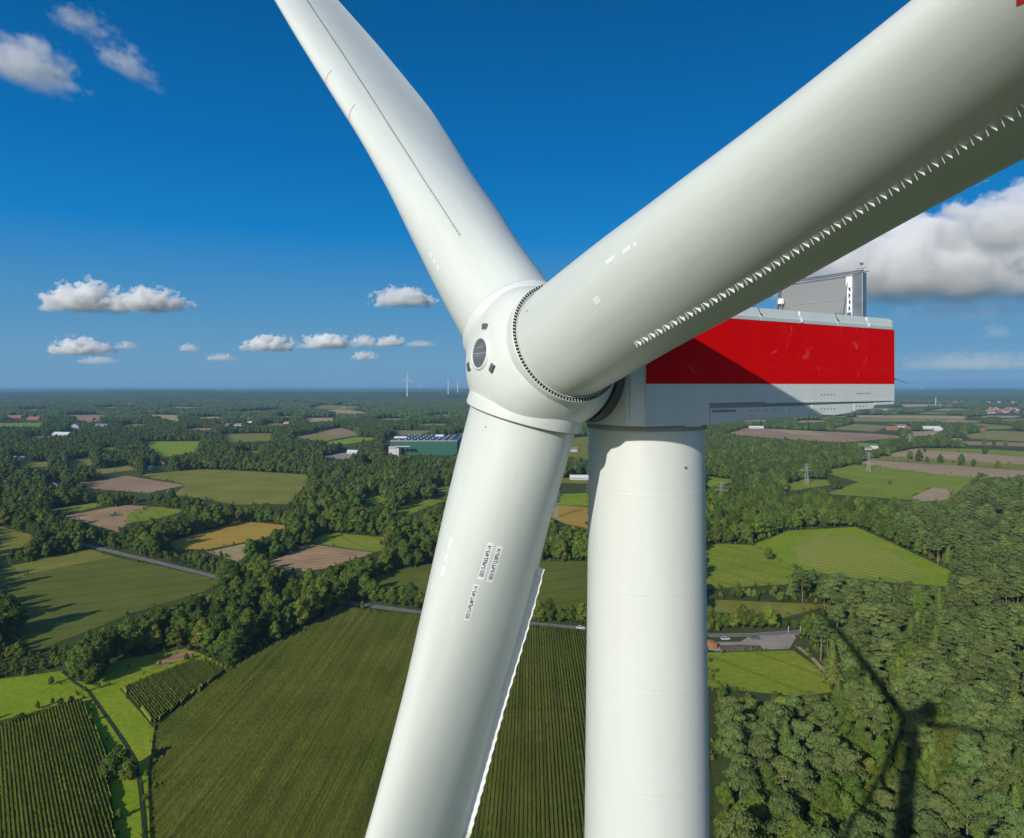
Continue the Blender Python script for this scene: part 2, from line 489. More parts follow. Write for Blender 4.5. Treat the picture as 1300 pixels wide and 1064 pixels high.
# nose details
def hubpart(o, M=Matrix.Identity(4)):
    o.parent = hub; o.matrix_basis = M; return o
ph = MB(); ph.lathe([(.001, 2.150), (.44, 2.150)], 64)
hubpart(ph.obj('porthole_glass', GLASS_D))
ph = MB(); ph.lathe([(.44, 2.07), (.44, 2.165), (.46, 2.185), (.50, 2.165), (.53, 2.09)], 64)
hubpart(ph.obj('porthole_ring', HUBW, smooth=True))
ph = MB(); ph.box((-.40, -.012, 2.145), (.40, .012, 2.158)); ph.box((-.2, -.2, 2.145), (.2, -.18, 2.156))
hubpart(ph.obj('glass_reinforcement', GREYP))
for k in range(3):
    ang = [R(-33), R(87), R(207)][k]
    bmx = MB(); bmx.box((-.13, .74, 2.03), (.13, .92, 2.118))
    o = hubpart(bmx.obj('nose_vent', RUBBER), Matrix.Rotation(ang + math.pi/2, 4, 'Z')); bevel(o, .01)
    bx = MB(); bx.box((-.13, .725, 2.00), (.13, .915, 2.100))
    hubpart(bx.obj('vent_frame', HUBW), Matrix.Rotation(ang + math.pi/2, 4, 'Z'))

# blades ------------------------------------------------------------
TK = [0, 2.5, 5, 8, 12, 16, 20, 26, 34, 44, 60, 74, 80, 81]
LE = [1.7335, 1.7335, 1.76, 1.70, 1.56, 1.52, 1.55, 1.50, 1.25, .95, .62, .36, .18, .02]
TE = [1.7335, 1.7335, 1.92, 2.33, 2.66, 3.06, 3.33, 3.32, 3.16, 2.95, 2.1, 1.3, .7, .05]
TB = [1.7335, 1.7335, 1.6, 1.39, 1.12, .92, .86, .78, .64, .48, .26, .12, .05, .01]
KK = [0, 0, .06, .18, .36, .58, .9, .93, .95, .95, .95, .95, .95, .95]
AL = np.array([-0.98439, -0.16044, 0.07231])   # rotor axis in blade coordinates (y mirrored)
def hermite(x, xs, ys):
    xs = np.asarray(xs, float); ys = np.asarray(ys, float)
    dd = np.diff(ys) / np.diff(xs)
    m = np.zeros(len(xs)); m[1:-1] = np.where(dd[:-1] * dd[1:] > 0, 2 * dd[:-1] * dd[1:] / (dd[:-1] + dd[1:] + 1e-12), 0)
    m[0] = dd[0]; m[-1] = dd[-1]
    i = min(max(int(np.searchsorted(xs, x)) - 1, 0), len(xs) - 2)
    h = xs[i+1] - xs[i]; t = (x - xs[i]) / h
    return ((2*t**3 - 3*t**2 + 1) * ys[i] + (t**3 - 2*t**2 + t) * h * m[i] + (-2*t**3 + 3*t**2) * ys[i+1] + (t**3 - t**2) * h * m[i+1])
def bpt(t, th):
    """blade surface point (c, y, radial); th in radians from the trailing edge"""
    le, te, B, k = (hermite(t, TK, q) for q in (LE, TE, TB, KK))
    x = (te - le) / 2 + (te + le) / 2 * math.cos(th)
    y = -B * math.sin(th) * (1 - k * ((1 + math.cos(th)) / 2) ** 1.5)
    pb = 6.38 * (t / 80) ** 2
    return Vector((x + AL[0] * pb, y + AL[1] * pb, t + AL[2] * pb))
def bnormal(t, th):
    e = .01
    du = bpt(t, th + e) - bpt(t, th - e); dt = bpt(t + .05, th) - bpt(t - .05, th)
    n = du.cross(dt).normalized()
    c = bpt(t, 0) * .5 + bpt(t, math.pi) * .5
    return n if n.dot(bpt(t, th) - c) > 0 else -n
def bframe(t, th, lift=0.0):
    """matrix on the surface: z out, y along the blade outwards, x across"""
    n = bnormal(t, th); y = (bpt(t + .05, th) - bpt(t - .05, th)).normalized(); x = y.cross(n).normalized(); y = n.cross(x)
    p = bpt(t, th) + n * lift
    return Matrix(((x.x, y.x, n.x, p.x), (x.y, y.y, n.y, p.y), (x.z, y.z, n.z, p.z), (0, 0, 0, 1)))
NTH = 72
ts = list(np.arange(1.15, 30, .45)) + list(np.arange(30, 81.01, 1.7))
v = []
for t in ts:
    for j in range(NTH): v.append(bpt(t, 2 * math.pi * j / NTH))
f = []
for i in range(len(ts) - 1):
    for j in range(NTH):
        f.append((i*NTH+j, i*NTH+(j+1) % NTH, (i+1)*NTH+(j+1) % NTH, (i+1)*NTH+j))
f.append(tuple(range((len(ts)-1)*NTH, len(ts)*NTH)))
bme = bpy.data.meshes.new('blade'); bme.from_pydata([tuple(p) for p in v], [], f)
bme.polygons.foreach_set('use_smooth', [True] * len(bme.polygons)); bme.materials.append(WHITE)
bm = bmesh.new(); bm.from_mesh(bme); bmesh.ops.recalc_face_normals(bm, faces=bm.faces); bm.to_mesh(bme); bm.free()

# a vane: thin triangular fin, z out of the skin, y along the flow
vane_me = []
for sg in (-1, 1):
    q = MB()
    L, Hh, th_ = .16, .095, .006
    ca = math.cos(R(16)) ; sa = math.sin(R(16)) * sg
    P = [(-L/2, 0), (L/2, 0), (L/2, Hh)]
    vv = []
    for o_ in (-th_, th_):
        for x, z in P: vv.append((x * ca - o_ * sa, x * sa + o_ * ca, z - .004))
    q.add(vv, [(0, 2, 1), (3, 4, 5), (0, 1, 4, 3), (1, 2, 5, 4), (2, 0, 3, 5)])
    mm = bpy.data.meshes.new('vortex_generator'); mm.from_pydata(q.v, [], q.f); mm.materials.append(STICK); vane_me.append(mm)
bl_objs = []
for bi in range(3):
    d, c = blades_d[bi].normalized(), blades_c[bi]
    c = (c - d * c.dot(d)).normalized(); y = d.cross(c)
    Mb = Matrix(((c.x, y.x, d.x, HC.x), (c.y, y.y, d.y, HC.y), (c.z, y.z, d.z, HC.z), (0, 0, 0, 1)))
    b = bpy.data.objects.new('blade', bme); S.collection.objects.link(b); tpart(b, Mb); bl_objs.append(b)
    b['label'] = ['blade reaching up and away to the upper left', 'blade reaching towards the upper right over the camera', 'blade hanging down with printed label strips'][bi]
    def bp(mb_or_mesh, name, mat=None, M=None, smooth=False):
        if isinstance(mb_or_mesh, MB): o = mb_or_mesh.obj(name, mat, b, smooth=smooth)
        else: o = link(bpy.data.objects.new(name, mb_or_mesh), b)
        o.matrix_basis = M if M is not None else Matrix.Identity(4)
        return o
    # root collar on the hub side: neck lip with the ring of brush vents
    s = MB().lathe([(1.835, 1.40), (1.88, 1.44), (1.90, 1.76), (1.895, 1.80), (1.88, 1.815), (1.80, 1.815)], 128)
    autosmooth(bp(s, 'root_collar', HUBW))
    s = MB().lathe([(1.80, 1.815), (1.80, 1.77), (1.775, 1.77), (1.775, 1.825), (1.765, 1.83), (1.752, 1.825), (1.752, 1.74)], 128)
    autosmooth(bp(s, 'seal_ring', HUBW))
    s = MB().lathe([(1.75, 1.795), (1.72, 1.795)], 96)
    bp(s, 'seal_gap', DARK)
    s = MB()
    nv = 112
    for k in range(nv):
        a0 = 2 * math.pi * k / nv; a1 = 2 * math.pi * (k + .60) / nv
        v4 = []
        for z in (1.76, 1.826):
            for r_, aa in ((1.785, a0), (1.880, a0), (1.880, a1), (1.785, a1)): v4.append((r_ * math.cos(aa), r_ * math.sin(aa), z))
        s.add(v4, [(0,3,2,1),(4,5,6,7),(0,1,5,4),(1,2,6,5),(2,3,7,6),(3,0,4,7)])
    o = bp(s, 'brush_vents', DARK); o['kind'] = 'stuff'
    # vortex generators
    if bi == 1: th_of = lambda t: R(np.interp(t, [5, 9, 14, 30, 60], [99, 92, 91, 100, 104]))
    elif bi == 0: th_of = lambda t: R(np.interp(t, [5, 10, 14, 18, 22, 27, 32, 60], [127, 125.5, 122.5, 119, 115.5, 111.5, 107, 98]))
    else: th_of = lambda t: R(110)
    t = 5.35; k = 0; rest = MB()
    while t < 52:
        th = th_of(t)
        Mv = bframe(t, th) @ Matrix.Rotation(math.pi if bpt(t, th + .1).x > bpt(t, th).x else 0, 4, 'Z')
        # local x must run towards the trailing edge
        te_dir = bpt(t, th - .05) - bpt(t, th)
        if Mv.col[0].to_3d().dot(te_dir) < 0: Mv = Mv @ Matrix.Rotation(math.pi, 4, 'Z')
        if bi == 1 and t < 16:
            bp(vane_me[k % 2], 'vortex_generator', M=Mv)
        else:
            sc = .5 if bi == 0 else 1.0
            for vx in (vane_me[k % 2],):
                rest.add([Mv @ (vv.co * sc) for vv in vx.vertices], [tuple(p.vertices) for p in vx.polygons])
        t += .085 if k % 2 == 0 else .15
        k += 1
    o = bp(rest, 'vortex_generator_row', STICK if bi != 0 else RUBBER); o['kind'] = 'stuff'
    # trailing edge panels, short plates standing off the skin
    TH_TE = [R(0), R(0), R(-51)][bi]
    t = 6.55 if bi == 2 else 99; k = 0; rest = MB()
    while t < 40:
        th = TH_TE * max(0.0, 1 - (t - 6) / 60)
        L = .43
        q = MB() if (bi == 2 and t < 17) else rest
        P0, P1 = bpt(t, th), bpt(t + L, th); N0 = Vector((.73, .68, 0)); T = Vector((-.68, .73, 0)) * .018
        wv = .25 + .012 * (k % 2)
        a_, b_ = P0 - N0 * .12, P1 - N0 * .12
        a2, b2 = P0 + N0 * wv, P1 + N0 * wv
        mid_i, mid_o = (a_ + b_) / 2, (a2 + b2) / 2 - N0 * .03 + T * 1.5
        top = [a_, mid_i, b_, b2, mid_o, a2]
        vv = [p + T for p in top] + [p - T * 1.8 for p in top]
        q.add(vv, [(0,1,4,5),(1,2,3,4),(11,10,7,6),(10,9,8,7)] + [(j, j+6, (j+1) % 6 + 6, (j+1) % 6) for j in range(6)])
        if q is not rest:
            o = bp(q, 'trailing_edge_panel', STICK); recalc(o)
        t += L + .006; k += 1
    if rest.v:
        o = bp(rest, 'trailing_edge_panel_row', WHITE); o['kind'] = 'stuff'; recalc(o)

# decals and print on the blades
def patch(bi, t, th, w, l, mat, name, lift=.004, rot=0.0):
    """sticker bent onto the skin: w across, l along the blade"""
    n = 6; vv = []; ff = []
    rad = max(.6, (bpt(t, R(th)) - (bpt(t, 0) + bpt(t, math.pi)) / 2).length)
    for i in range(n + 1):
        for j in (0, 1):
            u = (i / n - .5) * w; vvv = (j - .5) * l
            uu = u * math.cos(rot) - vvv * math.sin(rot); v2 = u * math.sin(rot) + vvv * math.cos(rot)
            tt, aa = t + v2, R(th) + uu / rad
            vv.append(bpt(tt, aa) + bnormal(tt, aa) * lift)
    for i in range(n): ff.append((2*i, 2*i+2, 2*i+3, 2*i+1))
    return mesh_obj(name, vv, ff, mat, bl_objs[bi])
def text_on(bi, t, th, txt, size, name='label_text', squeeze=1.0):
    cu = bpy.data.curves.new('t', 'FONT'); cu.body = txt; cu.size = size; cu.offset = .0035; cu.align_x = 'CENTER'; cu.align_y = 'CENTER'
    tmp = bpy.data.objects.new('t', cu); S.collection.objects.link(tmp)
    tmp_me = bpy.data.meshes.new_from_object(tmp.evaluated_get(bpy.context.evaluated_depsgraph_get()))
    bpy.data.objects.remove(tmp)
    tmp_me.materials.append(INK); tmp_me.name = name
    o = link(bpy.data.objects.new(name, tmp_me), bl_objs[bi])
    # text runs inwards->outwards reversed: reads upwards in the photograph
    o.matrix_basis = bframe(t, R(th), .008) @ Matrix.Rotation(R(-90), 4, 'Z') @ Matrix.Diagonal((squeeze, 1, 1, 1))
    return o
FADE = plain('faded_tape', (0.78, 0.80, 0.78), .5)
for t, th, txt in ((6.2, 231.5, '00315-PR65.4P3-14'), (6.25, 241.5, '00315-PT12.0P3-14'), (7.6, 229.5, '00315-PRLM77.4P3-14')):
    patch(2, t, th, .19, 1.22, STICK, 'label_strip')
    text_on(2, t, th, txt, .175, squeeze=.74 if len(txt) < 18 else .68)
for t, w, l in ((6.05, .14, .34), (6.5, .13, .22), (6.95, .15, .30)): patch(2, t, 187, w, l, FADE, 'tape_patch')
for t, th, w, l in ((6.45, 170, .14, .34), (7.05, 168, .15, .30), (7.35, 167, .13, .12), (5.55, 148, .2, .22)): patch(1, t, th, w, l, FADE, 'tape_patch')
for t in (4.9, 5.3, 5.7): patch(0, t, 172, .13, .2, FADE, 'tape_patch')
patch(2, 2.25, 191, .05, .05, GREEN_DOT, 'green_dot')
patch(1, 2.35, 188, .05, .05, RUBBER, 'grey_dot')
patch(1, 15.45, 138, .45, .85, REDLINE, 'red_marking', rot=.5)
for t in (17.0, 20.9):
    vv = []
    for k in range(13):
        aa = R(186 - k * 3.2); tt = t + .55 * (k / 12) ** 1.6
        n_ = bnormal(tt, aa) * .006
        vv += [bpt(tt, aa) + n_, bpt(tt + .05, aa) + n_]
    mesh_obj('receptor_line', vv, [(2*k, 2*k+2, 2*k+3, 2*k+1) for k in range(12)], REDLINE, bl_objs[0])
# service hatch, bracket and hoses between the hub and the nacelle mouth
hp = MB(); hp.box((-.42, -.03, -.22), (.42, .03, .22))
def rel(M): return Mhi @ M
gap = MB(); gap.lathe([(1.70, -1.90), (1.70, -2.52), (1.76, -2.52), (1.76, -1.90)], 96)
hubpart(gap.obj('nacelle_mouth_seal', RUBBER))
br = MB(); br.box((-.30, -.03, -.20), (.30, .03, .20)); o = br.obj('bearing_hatch', COPPER); bevel(o, .01)
P = HC + Vector((.91, -1.04, -1.68)) * 1.03
z_ = (Vector((.91, -1.04, -1.68)) + AX * .4).normalized(); x_ = AX.cross(z_).normalized(); y_ = z_.cross(x_)
hubpart(o, Mhi @ Matrix(((x_.x, z_.x, y_.x, P.x), (x_.y, z_.y, y_.y, P.y), (x_.z, z_.z, y_.z, P.z), (0, 0, 0, 1))))
#@@PART2

# ---------------------------------------------------------------- landscape
def G(px, py, z=0.0):
    """ground point seen at a pixel of the photograph"""
    y = F * (EYE - z) / (py - CY)
    return ((px - CX) / F * y, y)
def proj(x, y, z):
    return CX + F * x / y, CY - F * (z - EYE) / y

def hill(x, y):
    """very low rises far away"""
    x = np.asarray(x, float); y = np.asarray(y, float)
    t = np.clip((y - 4700) / 2500, 0, 1); t = t * t * (3 - 2 * t)
    h = 14 * (np.sin(x / 1900 + 1.0) * np.cos(y / 2600) + .6 * np.sin(x / 830 + y / 1400)) + 12
    h += 34 * np.exp(-((x + 700) / 1500) ** 2 - ((y - 7600) / 1500) ** 2)
    return np.maximum(h, 0) * t * np.clip((30000 - y) / 12000, 0, 1)

def land_mat(name, cols, scale=0.05, stripe=None, fine=1.0, bump=0.3, rows=None, tram=0):
    """field or soil: patchy colour, optional worked rows. cols: three colours. stripe: (angle deg, spacing m, strength)"""
    q = NT(name)
    g = q.n('ShaderNodeNewGeometry')
    n1 = q.n('ShaderNodeTexNoise', Scale=scale, Detail=6.0, Roughness=0.62); q.l(g.outputs['Position'], n1.inputs['Vector'])
    n2 = q.n('ShaderNodeTexNoise', Scale=fine, Detail=4.0, Roughness=0.7); q.l(g.outputs['Position'], n2.inputs['Vector'])
    cr = q.n('ShaderNodeValToRGB'); e = cr.color_ramp.elements
    e[0].position = .34; e[0].color = (*cols[0], 1); e[1].position = .66; e[1].color = (*cols[2], 1)
    k = e.new(.5); k.color = (*cols[1], 1)
    q.l(n1.outputs['Fac'], cr.inputs['Fac'])
    r2 = q.n('ShaderNodeMapRange'); r2.inputs['From Min'].default_value = .3; r2.inputs['From Max'].default_value = .7
    r2.inputs['To Min'].default_value = .72; r2.inputs['To Max'].default_value = 1.25
    q.l(n2.outputs['Fac'], r2.inputs['Value'])
    m = q.n('ShaderNodeMix', data_type='RGBA', blend_type='MULTIPLY'); m.inputs['Factor'].default_value = 1
    q.l(cr.outputs[0], m.inputs['A']); q.l(r2.outputs[0], m.inputs['B'])
    last = m.outputs['Result']
    if stripe:
        mp = q.n('ShaderNodeMapping'); mp.inputs['Rotation'].default_value = (0, 0, R(stripe[0]))
        q.l(g.outputs['Position'], mp.inputs['Vector'])
        w = q.n('ShaderNodeTexWave', wave_type='BANDS', bands_direction='X', Scale=0.314 / stripe[1] , Distortion=1.2)
        w.inputs['Detail'].default_value = 2; w.inputs['Detail Scale'].default_value = .4
        q.l(mp.outputs[0], w.inputs['Vector'])
        rs = q.n('ShaderNodeMapRange'); rs.inputs['To Min'].default_value = 1 - stripe[2]; rs.inputs['To Max'].default_value = 1 + stripe[2] * .5
        q.l(w.outputs['Fac'], rs.inputs['Value'])
        m2 = q.n('ShaderNodeMix', data_type='RGBA', blend_type='MULTIPLY'); m2.inputs['Factor'].default_value = 1
        q.l(last, m2.inputs['A']); q.l(rs.outputs[0], m2.inputs['B']); last = m2.outputs['Result']
    if stripe is None and rows is None and tram:
        mt_ = q.n('ShaderNodeMapping'); mt_.inputs['Rotation'].default_value = (0, 0, R(tram)); q.l(g.outputs['Position'], mt_.inputs['Vector'])
        wt = q.n('ShaderNodeTexWave', wave_type='BANDS', bands_direction='X', Scale=0.314 / 21.0, Distortion=.6); wt.inputs['Detail Scale'].default_value = .05
        q.l(mt_.outputs[0], wt.inputs['Vector'])
        rt = q.n('ShaderNodeMapRange'); rt.inputs['From Min'].default_value = .93; rt.inputs['From Max'].default_value = .99; rt.inputs['To Min'].default_value = 1; rt.inputs['To Max'].default_value = .78
        q.l(wt.outputs['Fac'], rt.inputs['Value'])
        m3_ = q.n('ShaderNodeMix', data_type='RGBA', blend_type='MULTIPLY'); m3_.inputs['Factor'].default_value = 1
        q.l(last, m3_.inputs['A']); q.l(rt.outputs[0], m3_.inputs['B']); last = m3_.outputs['Result']
    if rows is not None:   # every row of plants grows a little differently
        mr0 = q.n('ShaderNodeMapping'); mr0.inputs['Rotation'].default_value = (0, 0, R(rows)); q.l(g.outputs['Position'], mr0.inputs['Vector'])
        mp = q.n('ShaderNodeMapping'); mp.inputs['Scale'].default_value = (.55, .012, 1); q.l(mr0.outputs[0], mp.inputs['Vector'])
        nr = q.n('ShaderNodeTexNoise', Scale=1.0, Detail=1.0); q.l(mp.outputs[0], nr.inputs['Vector'])
        rs = q.n('ShaderNodeMapRange'); rs.inputs['From Min'].default_value = .3; rs.inputs['From Max'].default_value = .7; rs.inputs['To Min'].default_value = .70; rs.inputs['To Max'].default_value = 1.25
        q.l(nr.outputs['Fac'], rs.inputs['Value'])
        m2 = q.n('ShaderNodeMix', data_type='RGBA', blend_type='MULTIPLY'); m2.inputs['Factor'].default_value = 1
        q.l(last, m2.inputs['A']); q.l(rs.outputs[0], m2.inputs['B']); last = m2.outputs['Result']
    q.l(last, q.b.inputs['Base Color'])
    q.b.inputs['Roughness'].default_value = .95; q.b.inputs['Specular IOR Level'].default_value = .15
    bp_ = q.n('ShaderNodeBump', Strength=bump, Distance=.5); q.l(n2.outputs['Fac'], bp_.inputs['Height']); q.l(bp_.outputs[0], q.b.inputs['Normal'])
    return q.mat

c3 = lambda c, d=.22: (tuple(x * (1 - d) for x in c), c, tuple(x * (1 + d) for x in c))
GROUND = land_mat('woodland_floor', ((.050, .068, .016), (.066, .086, .020), (.088, .100, .028)), .02, fine=.4)
BRIGHT = land_mat('bright_grass', ((0.203, 0.283, 0.010), (0.242, 0.323, 0.013), (0.304, 0.336, 0.022)), .035, fine=.5)
GRASS = land_mat('meadow_grass', ((0.197, 0.255, 0.018), (0.237, 0.286, 0.022), (0.284, 0.299, 0.032)), .02, fine=.4, tram=-35)
OLIVE = land_mat('olive_grass', ((0.203, 0.209, 0.029), (0.242, 0.234, 0.034), (0.294, 0.261, 0.048)), .02, stripe=(26.432, 11.081, 0.085))
DULL = land_mat('dull_crop', ((0.120, 0.142, 0.016), (0.141, 0.160, 0.020), (0.166, 0.173, 0.024)), .03, fine=.9, tram=62)
MOWN = land_mat('mown_meadow', ((.27, .315, .036), (.315, .335, .045), (.35, .335, .060)), .012, stripe=(-38, 7, .25))
BROWN = land_mat('harvested_soil', ((0.383, 0.230, 0.115), (0.454, 0.282, 0.144), (0.525, 0.346, 0.184)), .03, stripe=(64, 8, .16))
BROWN2 = land_mat('brown_soil', ((0.341, 0.211, 0.115), (0.398, 0.250, 0.138), (0.440, 0.288, 0.167)), .01, stripe=(-60, 14, .10))
TAN = land_mat('pale_stubble', ((0.413, 0.313, 0.145), (0.463, 0.348, 0.170), (0.512, 0.389, 0.190)), .02, stripe=(-62, 12, .10))
PINKISH = land_mat('pinkish_soil', ((0.400, 0.273, 0.155), (0.450, 0.307, 0.175), (0.488, 0.342, 0.200)), .01, stripe=(-72, 16, .08))
GOLD = land_mat('yellow_stubble', ((0.438, 0.278, 0.045), (0.500, 0.302, 0.055), (0.450, 0.348, 0.050)), .02, stripe=(90.000, 9.280, 0.080))
PALEG = land_mat('pale_green_crop', ((0.250, 0.232, 0.055), (0.288, 0.255, 0.065), (0.325, 0.273, 0.080)), .01, stripe=(-66, 18, .08))
MAIZEG = land_mat('maize_ground', ((.045, .06, .018), (.055, .07, .02), (.07, .075, .025)), .05)
ASPH = land_mat('asphalt', c3((.20, .19, .175), .12), .2, fine=1.5, bump=.05)
YARD = land_mat('yard_paving', ((.32, .27, .21), (.37, .31, .245), (.40, .34, .28)), .08, fine=1.2, bump=.05)
SAND = land_mat('sandy_soil', c3((0.450, 0.325, 0.190), .1), .02, stripe=(-40, 10, .08))

# ground sheet to the horizon
ys = [-3000, -500, 0] + list(np.geomspace(60, 4600, 40)) + list(np.arange(4800, 12000, 350)) + list(np.geomspace(12500, 90000, 24))
xs_ = np.concatenate([-np.geomspace(90000, 9000, 10), np.arange(-8500, 8501, 425), np.geomspace(9000, 90000, 10)])
gv = []; gf = []
for y in ys:
    for x in xs_: gv.append((x, y, float(hill(x, y))))
nx = len(xs_)
for i in range(len(ys) - 1):
    for j in range(nx - 1): gf.append((i*nx+j, i*nx+j+1, (i+1)*nx+j+1, (i+1)*nx+j))
props(mesh_obj('ground', gv, gf, GROUND, smooth=True), kind='structure')

